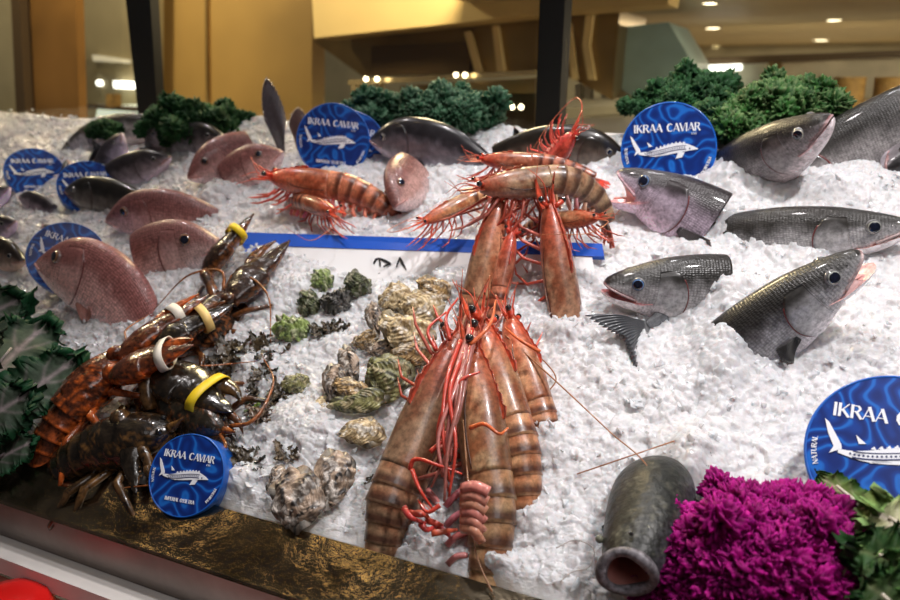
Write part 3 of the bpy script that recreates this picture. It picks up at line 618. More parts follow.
    if gape > .15:     # throat and tongue inside the open mouth
        hx2 = hx*1.05; k = 16; g = G(); na = np.linspace(0, 1, k)
        for sgn in (-1, 1):      # cheek skin stretched between the jaws
            P_ = []
            for i in range(k):
                x = hx*(.30+.95*na[i]); w_ = cr(xs0, W, x)*.93; zt_ = mz*min(1, x/hx)**.8+.001
                dx, dz = x-hp[0], (zt_-.004)-hp[2]; lo = np.array([dx*math.cos(a)+dz*math.sin(a), 0, dx*math.sin(a)+dz*math.cos(a)])+hp
                up_ = np.array([x, 0, zt_])
                P_.append([(up_*(1-t)+lo*t)+np.array([(1-4*(t-.5)**2)*.35*(hx-x if x < hx else 0), sgn*w_*(1-.25*math.sin(t*math.pi)), 0]) for t in np.linspace(0, 1, 9)])
            v, f = sheet(np.array(P_), .002); g.add(v, f, np.array(flesh)*.9)
        g.build('mouth_lining', M['flesh'], r, fn=warp)
        path = np.array([[hx*1.1, 0, mz-.004], [hx*.75, 0, mz-.004-a*hx*.28], [hx*.4, 0, mz-.003-a*hx*.6]]); path = crv(path, 10)
        v, f, _, _ = loft(path, (0, 0, 1), .012*np.sin(np.linspace(.5, 2.9, 10)), .004, .004, 12); G().add(v, f, (.80, .45, .42)).build('tongue', M['flesh'], r, fn=warp)
    # upper lip
    P_ = []
    for i in np.linspace(-1, 1, 31):
        x = hx*.95*abs(i)**1.3+.002; P_.append([x, np.sign(i)*cr(xs0, W, x)*(.98 if abs(i) > .1 else abs(i)*9), mz*min(1, x/hx)**.8+.003])
    v, f = tube(crv(P_, 50), .0042*(kind == 'bass' and 1 or 1.35)*np.ones(50), 7, (0, 0, 1)); G().add(v, f, np.array(q['side'])*.45*fl+np.array(flesh)*.3).build('upper_lip', M[q['head']], r, fn=warp)
    # gill covers and the plate line in front of them
    for sgn in (-1, 1):
        gx = q['gill']; nu, nv = 26, 26; al = np.linspace(-1.12, .92, nv); U = np.linspace(0, 1, nu)
        grid = np.zeros((nu, nv, 3)); cc = np.zeros((nu, nv, 3))
        for j, al_ in enumerate(al):
            xe = gx-.055*(al_-.05)**2-.012*al_; x = gx*.62+(xe-gx*.62)*U
            out = .990+.062*np.sin(np.clip(U, 0, 1)**1.5*math.pi*.62); out[-1] = .995; out = .985+(out-.985)*min(1, 6*(1-abs(2*j/(nv-1)-1)))
            ph_ = al_ if sgn > 0 else math.pi-al_
            grid[:, j] = surf(x, np.full(nu, ph_), 1)*np.stack([np.ones(nu), out, out], 1)
            cc[:, j] = colour(x, np.full(nu, math.sin(al_)))*(1.0-.45*sstep(.86, 1, U))[:, None]
        cc2 = np.concatenate([cc.reshape(-1, 3)]*2)*fl
        v, f = sheet(grid if sgn > 0 else grid[:, ::-1], .003); c2 = cc if sgn > 0 else cc[:, ::-1]
        G().add(v, f, np.concatenate([c2.reshape(-1, 3)]*2)*fl).build('gill_cover', M[q['head']], r, fn=warp)
        # red gill edge under the cover
        pp = [surf(np.array([gx-.055*(a_-.05)**2-.012*a_+.002]), np.array([a_ if sgn > 0 else math.pi-a_]), 1.01)[0] for a_ in np.linspace(-1.1, .6, 18)]
        v, f = tube(crv(pp, 30), .0024, 6, (0, sgn, 0)); G().add(v, f, np.array((.16, .03, .03)) if kind != 'trevally' else np.array((.05, .03, .03))).build('gill_edge', M['flesh'], r, fn=warp)
        # eye: silver ring, iris and pupil on a low dome
        ex, ez, er = q['eye']; te = float(cr(xs0, T, ex)); we = float(cr(xs0, W, ex)); ph_ = math.asin(min(.95, ez/te))
        pc = surf(np.array([ex]), np.array([ph_ if sgn > 0 else math.pi-ph_]), 1.0)[0]
        n_ = unit([-.42 if kind == 'bass' else -.45, sgn, .35*ez/te]); e1 = unit(np.cross((0, 0, 1), n_)); e2 = np.cross(n_, e1)
        rr = np.array([1.18, 1.10, 1.02, .97, .93, .82, .79, .4, .02])*er; zz = np.array([-.3, .06, .20, .22, .30, .42, .44, .50, .52])*er
        cl = [np.array(q['side'])*.5, np.array(q['side'])*.5, np.array(q['side'])*.35, np.array((.03, .03, .03)), np.array(eyecol), np.array(eyecol)*1.1, np.array((.006, .008, .016)), np.array((.006, .008, .02)), np.array((.01, .012, .03))]
        a_ = np.linspace(0, 2*math.pi, 28, endpoint=False)
        v = np.array([[pc+e1*R_*math.cos(t)+e2*R_*math.sin(t)+n_*Z_ for t in a_] for R_, Z_ in zip(rr, zz)])
        cf = np.repeat(np.array(cl), 28, 0)
        fr_ = [tuple(f) for f in gridfaces(9, 28, True)]
        k = 4; ey = G().add(v[:6].reshape(-1, 3), fr_[:5*28], cf[:6*28]).build('eye', M['eye'], r, fn=warp)
        G().add(v[5:].reshape(-1, 3)+n_*er*.01, [tuple(f) for f in gridfaces(4, 28, True)]+[tuple(range(84, 112))], cf[5*28:]*np.array([1, 1, 1])*.99).build('pupil', M['eye'], ey, fn=warp)
        # nostril
        pn = surf(np.array([ex*.52]), np.array([(ph_*1.15) if sgn > 0 else math.pi-ph_*1.15]), 1.0)[0]
        v, f = tube(np.array([pn-n_*.002, pn+n_*.0012]), .0028, 8, (1, 0, 0)); G().add(v, f, (.01, .01, .01)).build('nostril', M['eye'], r, fn=warp)
        if kind == 'snapper': pass
        if 'pectoral' in fins:
            bx = q['gill']+.012; pz = -.03 if kind == 'bass' else -.055
            p0 = surf(np.array([bx]), np.array([math.asin(max(-.9, pz/.1)) if sgn > 0 else math.pi-math.asin(max(-.9, pz/.1))]), 1.0)[0]
            fan(r, 'pectoral_fin', p0, unit([1, sgn*pect_ang, -.45]), unit([1, sgn*pect_ang, .25]), .15*pect, .02, 13, np.array(q['back'])*1.2*fl+.015 if kind != 'snapper' else np.array((.52, .24, .2)), warp)
    if 'dorsal' in fins:
        P_ = []; nn = 60
        for i in range(nn):
            t = i/(nn-1); x = .30+.40*t; z = cr(xs0, T, np.array([x]))[0]*.96; sp = .055*(math.sin(min(1, t*2.4)*math.pi/2))*(1-.75*t); zz_ = sp*(.62+.38*abs(math.cos(t*math.pi*11)))
            P_.append([[x+.04*k*zz_/.06, 0, z+zz_*k] for k in np.linspace(0, 1, 6)])
        v, f = sheet(np.array(P_), .0025); cc = np.tile(np.repeat(np.array(q['back'])[None]*1.3, nn*6, 0), (2, 1))
        G().add(v, f, cc*fl).build('dorsal_fin', M['fin'], r, fn=warp)
    if tail:
        for sg in (1, -1): pass
        fan(r, 'tail_fin', np.array([.985, 0, 0]), unit([1, 0, -.75]), unit([1, 0, .75]), .20, .034, 22, np.array(q['back'])*1.5*fl+.02, warp, fork=.4)
    return r
def fan(par, name, base, d0, d1, ln, spread, nr, col, fn=None, fork=0, curl=0.0):
    """ribbed fin: rays from base between directions d0 and d1; base width = spread"""
    up = unit(np.asarray(d1)-np.asarray(d0)); n_ = unit(np.cross(d0, d1)); nu, nv = nr*4+1, 12; g = np.zeros((nu, nv, 3)); cc = np.zeros((nu, nv, 3))
    for i in range(nu):
        t = i/(nu-1); d = unit(np.asarray(d0)*(1-t)+np.asarray(d1)*t); b = np.asarray(base)+up*(t-.5)*spread
        l = ln*(1-fork*(1-abs(2*t-1)**1.3))*(.80+.2*math.sin(math.pi*(.15+.8*t)) if not fork else 1)*(1-.05*abs(math.sin(t*nr*math.pi)))
        rib = math.cos(t*nr*2*math.pi)*.0016
        for j in range(nv):
            s = j/(nv-1); g[i, j] = b+d*l*s+n_*(rib*(.4+s)+curl*s*s*ln+.012*math.sin(s*4+t*3)*s); cc[i, j] = np.asarray(col)*(.75+.35*(rib/.0016)*.5+.25*s)
    v, f = sheet(g, .0022); return G().add(v, f, np.concatenate([cc.reshape(-1, 3)]*2)).build(name, M['fin'], par, fn=fn)
def lone_tail(label, base, tip, width_dir, ln, col=(.07, .07, .08), group=None, sp=.62, fork=.35, pt=1.0):
    """a tail with its wrist rising out of the ice; the rest of the fish lies below the surface"""
    base = np.asarray(base, float); r = root('fish', label, 'fish', group, base, np.asarray(tip)-base, width_dir)
    n = 14; xs = np.linspace(-.5*ln, .12*ln, n); h = np.interp(np.arange(n), [0, n-1], [.16*ln, .055*ln])
    v, f, s, ph = loft(np.stack([xs, xs*0, xs*0], 1), (0, 0, 1), h*.5, h, h, 24); c = np.array(col)*(1.3-.5*np.sin(ph))[:, None]
    G().add(v, f, c, np.stack([s*.3, ph*.05], 1)).build('body', M['fish_bass'], r)
    fan(r, 'tail_fin', np.array([.09*ln, 0, 0]), unit([1, 0, -sp]), unit([1, 0, sp]), ln*.9, .10*ln, 18, np.array(col)*1.2, fork=fork)
    return r
def catfish():
    """dark stout fish, head towards the camera, round gaping mouth"""
    A = P(628, 572, .050); B = P(644, 475, .010)
    r = root('fish', 'dark mottled fish with a round gaping mouth left of the purple kale', 'fish', None, A, B-A, NRM*.75+RT*-.35)
    L = .165; n = 90; t = np.linspace(0, 1, n)
    x = t*L; w_ = cr([0, .08, .2, .4, .6, .8, .93, 1], [.0245, .029, .034, .040, .043, .042, .034, .022], t); tp = w_*cr([0, .1, .3, .6, 1], [.9, .85, .8, .85, .8], t); bt = w_*.95
    sidew = -.010*np.sin(t*2.6)
    path = np.stack([x, sidew, .004*np.sin(t*3)-.02*t*t], 1); ns = 64
    v, f, s, ph = loft(path, (0, 0, 1), w_, tp, bt, ns, cap=False)
    zr = np.sin(ph); q = np.stack([s*14, ph*2.2], 1); nz = vnoise(q, 1, 5)*.5+vnoise(q, 3, 6)*.5
    nz += .6*vnoise(np.stack([s*90, ph*14], 1), 1, 8); k = np.clip((zr+.25*nz+.25)/.6, 0, 1); c = lerp((.06, .06, .068), (.013, .014, .012), k); c += np.clip(nz-.15, 0, 1)[:, None]*np.array((.065, .062, .045))*(zr > 0)[:, None]
    f = f+[tuple(range((n-1)*ns, n*ns))]
    G().add(v, f, c, np.stack([s*.8, ph*.15], 1)).build('body', M['catfish'], r)
    # rolled lip ring and mouth cavity
    a = np.linspace(0, 2*math.pi, 49)[:-1]; ring = np.array([[-.0015-.003*math.cos(2*q_), .0245*math.cos(q_), .0225*math.sin(q_)] for q_ in a])
    g = G(); k = len(a); m = 10; V = []
    for i in range(k):
        t_ = unit(ring[(i+1) % k]-ring[i-1]); o = unit(np.array([0, ring[i][1], ring[i][2]])); xx = np.cross(t_, o)
        V.append([ring[i]+(o*math.cos(b)+np.array([1, 0, 0])*math.sin(b))*(.0052+.0008*math.sin(3*a[i])) for b in np.linspace(0, 2*math.pi, m, endpoint=False)])
    V = np.array(V); ff = [(i*m+j, i*m+(j+1) % m, ((i+1) % k)*m+(j+1) % m, ((i+1) % k)*m+j) for i in range(k) for j in range(m)]
    cc = np.tile(np.array([(.20, .19, .21) if j in (4, 5, 6, 7, 3) else (.13, .12, .13) for j in range(m)]), (k, 1))
    g.add(V, ff, cc).build('lips', M['catfish'], r)
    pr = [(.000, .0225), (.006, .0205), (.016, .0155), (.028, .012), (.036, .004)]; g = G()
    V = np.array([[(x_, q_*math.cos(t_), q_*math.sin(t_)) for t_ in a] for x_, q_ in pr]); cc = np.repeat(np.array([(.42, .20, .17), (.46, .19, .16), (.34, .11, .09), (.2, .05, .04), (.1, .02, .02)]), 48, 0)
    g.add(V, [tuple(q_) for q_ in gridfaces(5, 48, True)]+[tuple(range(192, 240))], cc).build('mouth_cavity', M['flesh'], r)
    for sgn in (-1, 1):
        e = np.array([.030, sgn*.025, .019]); a_ = np.linspace(0, math.pi, 9); v = np.array([[e+.0042*np.array([math.sin(p_)*math.cos(t_), math.sin(p_)*math.sin(t_), math.cos(p_)]) for t_ in np.linspace(0, 6.283, 14, endpoint=False)] for p_ in a_])
        G().add(v, [tuple(q_) for q_ in gridfaces(9, 14, True)], (.14, .14, .10)).build('eye', M['eye'], r)
        fan(r, 'pectoral_fin', np.array([.085, sgn*.036, -.01]), unit([1, sgn*.5, -.5]), unit([1, sgn*.1, -.6]), .04, .014, 10, (.04, .04, .042))
    nn = path[8]+[0, -.012, .027]
    v, f = tube(np.array([nn, nn+[0, 0, .003]]), .002, 8, (1, 0, 0)); G().add(v, f, (.01, .01, .01)).build('nostril', M['eye'], r)
def PD(px, py, ref): return CAM+ray(px, py)*Zd(ref)
def PX(n, Z): return n*Z/FPX     # a picture length as metres at depth Z
def fishes():
    # ---- right side
    fish('silver fish with wide gaping pink mouth just in front of a blue tin', 'fish', P(617, 172, .062), P(712, 232, -.02), .44, 'bass', fat=1.22, upd=(.30, .85, .35), gape=.80, flesh=(.85, .42, .42), tint=(1.12, .93, 1.12), cut=.37, eyecol=(.16, .30, .60), seed=1, fins=('pectoral',))
    f2 = fish('dark backed fish with parted pink lips, left of the big upturned fish', 'fish', P(604, 284, .045), P(722, 296, -.012), .38, 'bass', fat=1.25, upd=(.1, .92, .4), gape=.20, flesh=(.60, .22, .22), cut=.42, eyecol=(.14, .30, .62), seed=2, fins=())
    fan(f2, 'tail_fin', (0, 0, 0), (1, 0, 0), (1, .1, 0), .01, .01, 3, (.05, .05, .06)) if False else None
    fish('big dark fish with snout raised high and mouth parted, above the largest tin', 'fish', P(862, 252, .098), P(742, 352, -.02), .41, 'bass', fat=1.12, upd=(-.55, .75, .35), gape=.42, flesh=(.80, .50, .48), cut=.50, eyecol=(.5, .52, .48), seed=3, pect=.55, pect_ang=.25, fins=('pectoral',))
    fish('long slender silver fish with pink snout cut by the right edge', 'fish', P(914, 226, .036), P(735, 248, -.036), .43, 'bass', upd=(0, .9, .45), gape=.05, flesh=(.75, .42, .38), tint=(1.25, 1.25, 1.25), cut=.72, eyecol=(.5, .5, .45), seed=4, fins=())
    fish('fish with raised white chin beside the curly kale at the upper right', 'fish', P(831, 118, .135), P(748, 172, .0), .40, 'bass', fat=1.15, upd=(-.75, .40, -.55), gape=.03, flesh=(.6, .25, .25), cut=.5, tint=(1, .93, .95), seed=5, fins=())
    fish('thick scaly grey fish body running out of the upper right corner', 'fish', P(735, 205, -.06), P(905, 130, .035), .55, 'bass', upd=(-.35, .8, .3), gape=0, tint=(.95, .92, .9), cut=.92, seed=6, fins=())
    fish('small fish head in shade at the right edge below the scaly body', 'fish', P(886, 172, .012), P(925, 130, .03), .30, 'trevally', upd=(.8, .3, .4), gape=0, cut=.6, seed=7, fins=())
    catfish()
    # ---- middle and rear
    fish('pink snapper head pointing down at the viewer behind the blue edged board', 'snapper', P(396, 207, .032), P(430, 155, .0), .27, 'snapper', upd=(-.6, .3, .55), gape=.02, cut=.5, seed=8, fins=(), tint=(1.0, .92, .9))
    fish('black glossy fish lying on its side with a line of highlights before the middle kale', 'fish', P(371, 140, .032), P(500, 152, .018), .33, 'trevally', upd=(.1, .9, .5), cut=.75, bend=(-.7, 0), seed=9, fins=('pectoral',), tint=(1, 1, 1.1))
    fish('dark fish back curving out of the ice right of the upright prawn tail', 'fish', P(628, 158, -.01), P(545, 148, .02), .30, 'trevally', upd=(0, .9, .5), cut=.8, bend=(-.5, 0), seed=10, fins=(), tint=(.8, .7, .5))
    lone_tail('dark fish tail fin left of the window post, behind the top prawn', P(512, 168, .0), P(540, 128, .04), RT*.7-UP*.5, .075, (.018, .017, .016))
    lone_tail('tall thin grey tail fin standing upright left of the back row tin', P(283, 158, -.005), PD(266, 72, P(283, 158, -.005)), RT, .085, (.16, .14, .15), sp=.22, fork=-1.15)
    lone_tail('brown fish tail between the upright grey tail and the back row tin', P(300, 155, -.005), PD(299, 104, P(300, 155, -.005)), RT, .065, (.20, .12, .09), sp=.3, fork=-.6)
    # ---- left side snappers
    fish('pink snapper facing down left, left one of the rear pair below the kale', 'snapper', P(188, 178, .024), P(240, 158, .010), .27, 'snapper', upd=(-.25, .9, .35), gape=.04, cut=.55, seed=11, fins=(), tint=(1.4, 1.35, 1.4))
    fish('pink snapper facing right, right one of the rear pair behind the red prawns', 'snapper', P(283, 152, .040), P(228, 190, -.02), .27, 'snapper', upd=(-.15, .95, .3), gape=.03, cut=.5, seed=12, fins=(), tint=(1.4, 1.35, 1.4))
    fish('pinkish snapper facing left with long tail end, above the broad brown snapper', 'snapper', P(106, 220, .025), P(195, 222, -.010), .32, 'snapper', upd=(0, .9, .45), gape=.04, cut=.66, bend=(-.5, 0), seed=13, fins=(), tint=(1.3, 1.3, 1.4))
    fish('broad brownish snapper with blunt face right, beside the upper lobster claw', 'snapper', P(222, 244, .036), P(150, 268, -.005), .35, 'snapper', upd=(.12, .92, .35), gape=.02, cut=.48, seed=14, fins=(), tint=(1.35, 1.4, 1.45))
    fish('biggest pink snapper curving down into the ice above the lobsters', 'snapper', P(38, 263, .060), (PD(112, 286, P(38, 263, .050))*.5+P(112, 293, .045)*.5), .37, 'snapper', upd=(.35, .9, .20), gape=.03, cut=.9, bend=(-1.7, 0), seed=15, fins=('pectoral',), tint=(1.65, 1.5, 1.55), pect=.8, pect_ang=.12)
    # ---- far left small ones
    T_ = dict(fins=())
    fish('dark fish lying below the tilted tin at the upper left', 'fish', P(66, 190, .030), P(122, 205, .0), .30, 'trevally', upd=(.3, .85, .4), cut=.62, seed=16, tint=(.9, .9, .75), **T_)
    fish('grey fish facing right, left of the rear snapper pair', 'fish', P(171, 157, .025), P(116, 180, .0), .26, 'trevally', upd=(-.2, .9, .35), cut=.55, seed=17, tint=(1.7, 1.6, 1.7), **T_)
    fish('small pale grey fish head raised at the far left rear, dark tail beside it', 'fish', P(122, 133, .04), P(112, 162, -.01), .22, 'trevally', upd=(-.9, .2, .3), cut=.5, seed=18, tint=(1.9, 1.8, 2.1), **T_)
    fish('long pale silver fish arching along the far left rear of the ice', 'fish', P(62, 152, -.01), P(112, 130, .02), .34, 'bass', upd=(0, .95, .3), cut=.75, bend=(-.8, 0), seed=19, tint=(1.7, 1.6, 1.6), **T_)
    fish('black fish in front of the left curly kale, behind the snapper pair', 'fish', P(224, 137, .028), P(166, 146, .0), .26, 'trevally', upd=(-.1, .9, .35), cut=.6, seed=20, tint=(1.0, 1.0, 1.0), **T_)
    fish('greyish fish head poking up just before the left curly kale', 'fish', P(157, 122, .06), P(160, 150, -.01), .20, 'trevally', upd=(-.8, .3, .3), cut=.5, seed=21, tint=(2.0, 1.8, 1.9), **T_)
    fish('brown mottled fish at the left edge above the green kale leaf', 'fish', P(24, 262, .02), P(-14, 250, .02), .22, 'trevally', upd=(.2, .9, .3), cut=.7, seed=22, tint=(1.4, 1.1, .8), **T_)
    fish('small grey fish head at the left edge above the mottled fish', 'fish', P(16, 222, .028), P(-12, 236, .0), .20, 'trevally', upd=(-.2, .9, .3), cut=.6, seed=23, tint=(1.6, 1.4, 1.7), **T_)
    fish('small lilac grey fish head left of the dark fish by the tilted tin', 'fish', P(20, 196, .015), P(38, 206, .0), .18, 'trevally', upd=(.1, .9, .3), cut=.6, seed=24, tint=(2.4, 2.2, 2.5), **T_)
    fish('pale grey fish at the left edge below the farthest tin', 'fish', P(10, 188, .025), P(-14, 205, .0), .18, 'trevally', upd=(-.2, .9, .3), cut=.6, seed=25, tint=(2.6, 2.4, 2.9), **T_)
    fish('little fish head between the two tilted tins at the upper left', 'fish', P(66, 160, .03), P(74, 182, -.01), .17, 'trevally', upd=(-.5, .8, .3), cut=.5, seed=26, tint=(1.8, 1.6, 1.5), **T_)
    fish('small fish snout rising behind the tin of the biggest snapper', 'fish', P(44, 224, .03), P(60, 245, -.01), .20, 'trevally', upd=(.4, .8, .3), cut=.5, seed=27, tint=(1.6, 1.5, 1.4), **T_)
    fish('small fish head behind the grey tail end at the rear left', 'fish', P(138, 148, .02), P(150, 158, -.01), .15, 'trevally', upd=(.3, .9, .3), cut=.6, seed=28, tint=(2.0, 1.9, 2.0), **T_)
    lone_tail('dark forked tail left of the small raised grey head at the rear', P(110, 153, .0), P(88, 150, .02), UP*1., .05, (.03, .027, .03))
    lone_tail('grey fish tail lying on the ice left of the dark backed fish', P(652, 322, .004), P(588, 358, .030), UP*.5+RT*-.6, .095, (.065, .068, .075))
# ================================================================== prawns
M['prawn'] = mat('prawn_shell', rough=.34, attr=1, coat=.28, sss=.12, noise=(160, 7, .5, 1.5), bump=[(70, .3, .0015), (260, .25, .0008)])
M['prawn_leg'] = mat('prawn_limb', rough=.3, attr=1, coat=.4, sss=.2, noise=(200, 3, .75, 1.25))
def prawn(label, A, B, L, upd, curl=.9, seed=0, tint=(1, 1, 1), legs=True, group='whole red tiger prawns', ant=(1, 1), spread=1.0, wide=1.0, xc=.42, legk=1.0):
    """A = eye end of the head, B = a point towards the tail, L = straight length, curl = downward bend of the abdomen (radians)"""
    rg = random.Random(seed+50); A = np.asarray(A, float); X = unit(np.asarray(B)-A); Z = RT*upd[0]+UP*upd[1]-FW*upd[2]
    r = root('prawn', label, 'prawn', group, A, X, Z); tint = np.array(tint)
    R = .066*L*wide
    def warp(v):
        v = np.array(v, float); x0 = xc*L; k = -curl/((1-xc)*L); x = v[:, 0]-x0; pos = x > 0; a = np.where(pos, x, 0)*k; Rr = 1/k if abs(k) > 1e-6 else 1e6; o = v[:, 2].copy()
        v[:, 0] = np.where(pos, x0+np.sin(a)*(Rr-o), v[:, 0]); v[:, 2] = np.where(pos, Rr-np.cos(a)*(Rr-o), o); return v
    base = np.array((.30, .095, .045))*tint; pale = np.array((.56, .32, .19))*tint; darkc = np.array((.065, .020, .012))*tint; redc = np.array((.52, .055, .025))*tint
    n = 30; ns = 26; t = np.linspace(0, 1, n); x = t*xc*L
    w_ = R*cr([0, .08, .25, .5, .8, 1], [.30, .50, .78, .98, 1.02, .98], t); tp = R*cr([0, .1, .3, .6, 1], [.40, .62, .92, 1.10, 1.12], t); bt = R*cr([0, .1, .3, .6, 1], [.32, .55, .85, 1.05, 1.0], t)
    v, f, s, ph = loft(np.stack([x, 0*x, 0*x], 1), (0, 0, 1), w_, tp, bt, ns)
    nz = vnoise(np.stack([s*5, ph*1.6], 1), 1, seed)*.7+vnoise(np.stack([s*18, ph*5], 1), 1, seed+1)*.5
    c = lerp(pale, base, np.clip(.5+nz, 0, 1)); c = c*(1-np.clip(np.sin(ph)*1.1-.35, 0, .75)*.75)[:, None]+darkc*(np.clip(np.sin(ph)*1.1-.35, 0, .75)*.75)[:, None]
    k = (sstep(.70, .1, s))[:, None]*.55; c = c*(1-k)+redc*k; k = (np.clip(-np.sin(ph)-.25, 0, 1)*.6)[:, None]; c = c*(1-k)+np.array((.62, .30, .26))*tint*k
    G().add(v, f, c).build('carapace', M['prawn'], r, fn=warp)
    # groove and cheek line
    for sg in (-1, 1):
        pth = [[xc*L*a_, sg*R*1.0*b_, R*c_] for a_, b_, c_ in ((.30, .80, .1), (.45, .95, -.1), (.70, 1.03, -.2), (.97, 1.0, -.15))]
        v, f = tube(crv(pth, 16), R*.035, 5, (0, 0, 1)); G().add(v, f, darkc*1.3).build('cheek_ridge', M['prawn'], r, fn=warp)
    # six tail rings, each overlapping the next
    e = np.linspace(xc-.015, .90, 7)
    for i in range(6):
        x0, x1 = e[i]*L, (e[i+1]+.022)*L; m = 9; tt = np.linspace(0, 1, m); sc = np.interp((x0+(x1-x0)*tt)/L, [xc, xc+.12, .75, .9, .95], [1.0, 1.0, .80, .55, .46])
        fl = 1+.05*tt-.03*np.sin(tt*math.pi); xx = x0+(x1-x0)*tt
        v, f, s, ph = loft(np.stack([xx, 0*xx, 0*xx], 1), (0, 0, 1), R*.94*sc*fl, R*1.12*sc*fl, R*.98*sc*fl, ns)
        nz = vnoise(np.stack([s*3+i*5, ph*1.5], 1), 1, seed+7)*.5
        c = lerp(base, pale, np.clip(.45+nz, 0, 1)); band = sstep(.45, .75, s)*(1-sstep(.90, .97, s)); kk = (band*(.75+.2*np.clip(np.sin(ph)+.4, 0, 1)))[:, None]; c = c*(1-kk)+darkc*kk
        k = (np.clip(-np.sin(ph)-.35, 0, 1)*.7)[:, None]; c = c*(1-k)+np.array((.66, .36, .28))*tint*k
        G().add(v, f, c).build('tail_ring', M['prawn'], r, fn=warp)
        if i < 5 and legs:      # side flap and swimmeret
            for sg in (-1, 1):
                xm = (x0+x1)/2; b = np.array([xm, sg*R*.5*sc[4], -R*.8*sc[4]]); l = R*.95*sc[4]
                d = unit([.35+rg.uniform(-.3, .3), sg*.45, -1]); pth = [b, b+d*l*.5, b+d*l*.5+unit([.9, sg*.3, -.8])*l*.75]
                v, f, _, _ = loft(crv(pth, 9), (1, 0, 0), R*.27*np.array([.7, .8, .9, 1, 1.1, 1.1, .95, .6, .15]), R*.15, R*.15, 8)
                G().add(v, f, np.array((.58, .13+.15*rg.random(), .10+.1*rg.random()))*tint).build('swimmeret', M['prawn_leg'], r, fn=warp)
    # tail fan
    for k_, an in enumerate((-.55, -.28, 0, .28, .55)):
        g0 = np.zeros((12, 7, 3)); cc = np.zeros((12, 7, 3))
        for i in range(12):
            s_ = i/11; wd = R*(.34 if k_ != 2 else .22)*math.sin(min(1, s_*1.15+.18)*math.pi*.86)+.0003
            for j in range(7):
                q = (j/6-.5)*2; lx = R*2.1*s_*(1 if k_ != 2 else .85); g0[i, j] = [.905*L+lx*math.cos(an)-wd*q*math.sin(an), lx*math.sin(an)+wd*q*math.cos(an)+an*R*.3, -.1*R+R*.08*(1-q*q)+abs(an)*-.15*R]
                cc[i, j] = (redc*1.0 if s_ > .45 else base*.8)
        v, f = sheet(g0, R*.06); G().add(v, f, np.concatenate([cc.reshape(-1, 3)]*2)).build('tail_paddle', M['prawn'], r, fn=warp)
    # rostrum with saw teeth
    m = 34; P0 = []; tt = np.linspace(0, 1, m)
    for i, s_ in enumerate(tt):
        xx = xc*L*.62-s_*(xc*L*.62+.135*L); zb = R*np.interp(xx/L, [-.14, -.05, 0, .08, .25], [1.05, .50, .36, .62, 1.02]); hh = R*.34*(1-s_)**.6*(1 if s_ < .97 else .3)*(.55+.45*abs((s_*9) % 1))
        P0.append([[xx, 0, zb-.06*R], [xx-.004*L, 0, zb+hh*.6], [xx-.008*L, 0, zb+hh]])
    v, f = sheet(np.array(P0), R*.10); G().add(v, f, redc*.75+darkc*.4).build('rostrum', M['prawn'], r, fn=warp)
    # eyes on stalks
    for sg in (-1, 1):
        b = np.array([.012*L, sg*R*.34, R*.28]); tipp = b+np.array([-.022*L, sg*R*.48, R*.14]); v, f = tube([b, (b+tipp)/2, tipp], [R*.16, R*.14, R*.18], 8)
        st = G().add(v, f, redc).build('eye_stalk', M['prawn'], r, fn=warp)
        a_ = np.linspace(0, math.pi, 9); v = np.array([[tipp+np.array([-.35, sg*.3, .1])*R*.3+R*.20*np.array([math.sin(p_)*math.cos(q_), math.sin(p_)*math.sin(q_), math.cos(p_)]) for q_ in np.linspace(0, 2*math.pi, 14, endpoint=False)] for p_ in a_])
        G().add(v, [tuple(q_) for q_ in gridfaces(9, 14, True)], (.012, .010, .010)).build('eye', M['eye'], st, fn=warp)
        # antennal scale
        g0 = np.array([[[.02*L-.15*L*s_, sg*(R*.42+R*.26*q*math.sin(min(1, s_+.2)*math.pi*.9)+s_*.15*R), -R*.02-R*.12*s_] for q in (-1, -.3, .3, 1)] for s_ in np.linspace(0, 1, 9)])
        v, f = sheet(g0, R*.07); G().add(v, f, redc*.9+base*.2).build('antenna_scale', M['prawn'], r, fn=warp)
        for q in range(2):       # short feelers
            b = np.array([0, sg*R*(.12+.1*q), R*.05]); v, f = tube(crv([b, b+np.array([-.10*L, sg*R*.3, R*(.3-.5*q)]), b+np.array([-.20*L, sg*R*rg.uniform(.2, 1.2), R*rg.uniform(-.8, 1.2)])], 12), np.linspace(R*.05, R*.015, 12), 5); G().add(v, f, redc).build('feeler', M['prawn_leg'], r, fn=warp)
        if ant[0 if sg < 0 else 1]:
            b = np.array([-.01*L, sg*R*.4, -R*.15]); l = L*rg.uniform(.6, .95); tw = rg.uniform(-.5, .5)
            v, f = tube(crv([b, b+np.array([-.18*L, sg*R*1.1, -R*.2]), b+np.array([-.10*l-.12*L, sg*(R*2.6+.12*l), -R*.9]), b+np.array([.35*l, sg*(R*3.1+.22*l*spread), -R*1.1+tw*R]), b+np.array([.75*l, sg*(R*2.5+.32*l*spread), -R*1.2])], 40), np.linspace(R*.065, R*.02, 40), 5)
            G().add(v, f, np.array((.42, .12, .05))*tint).build('antenna', M['prawn_leg'], r, fn=warp)
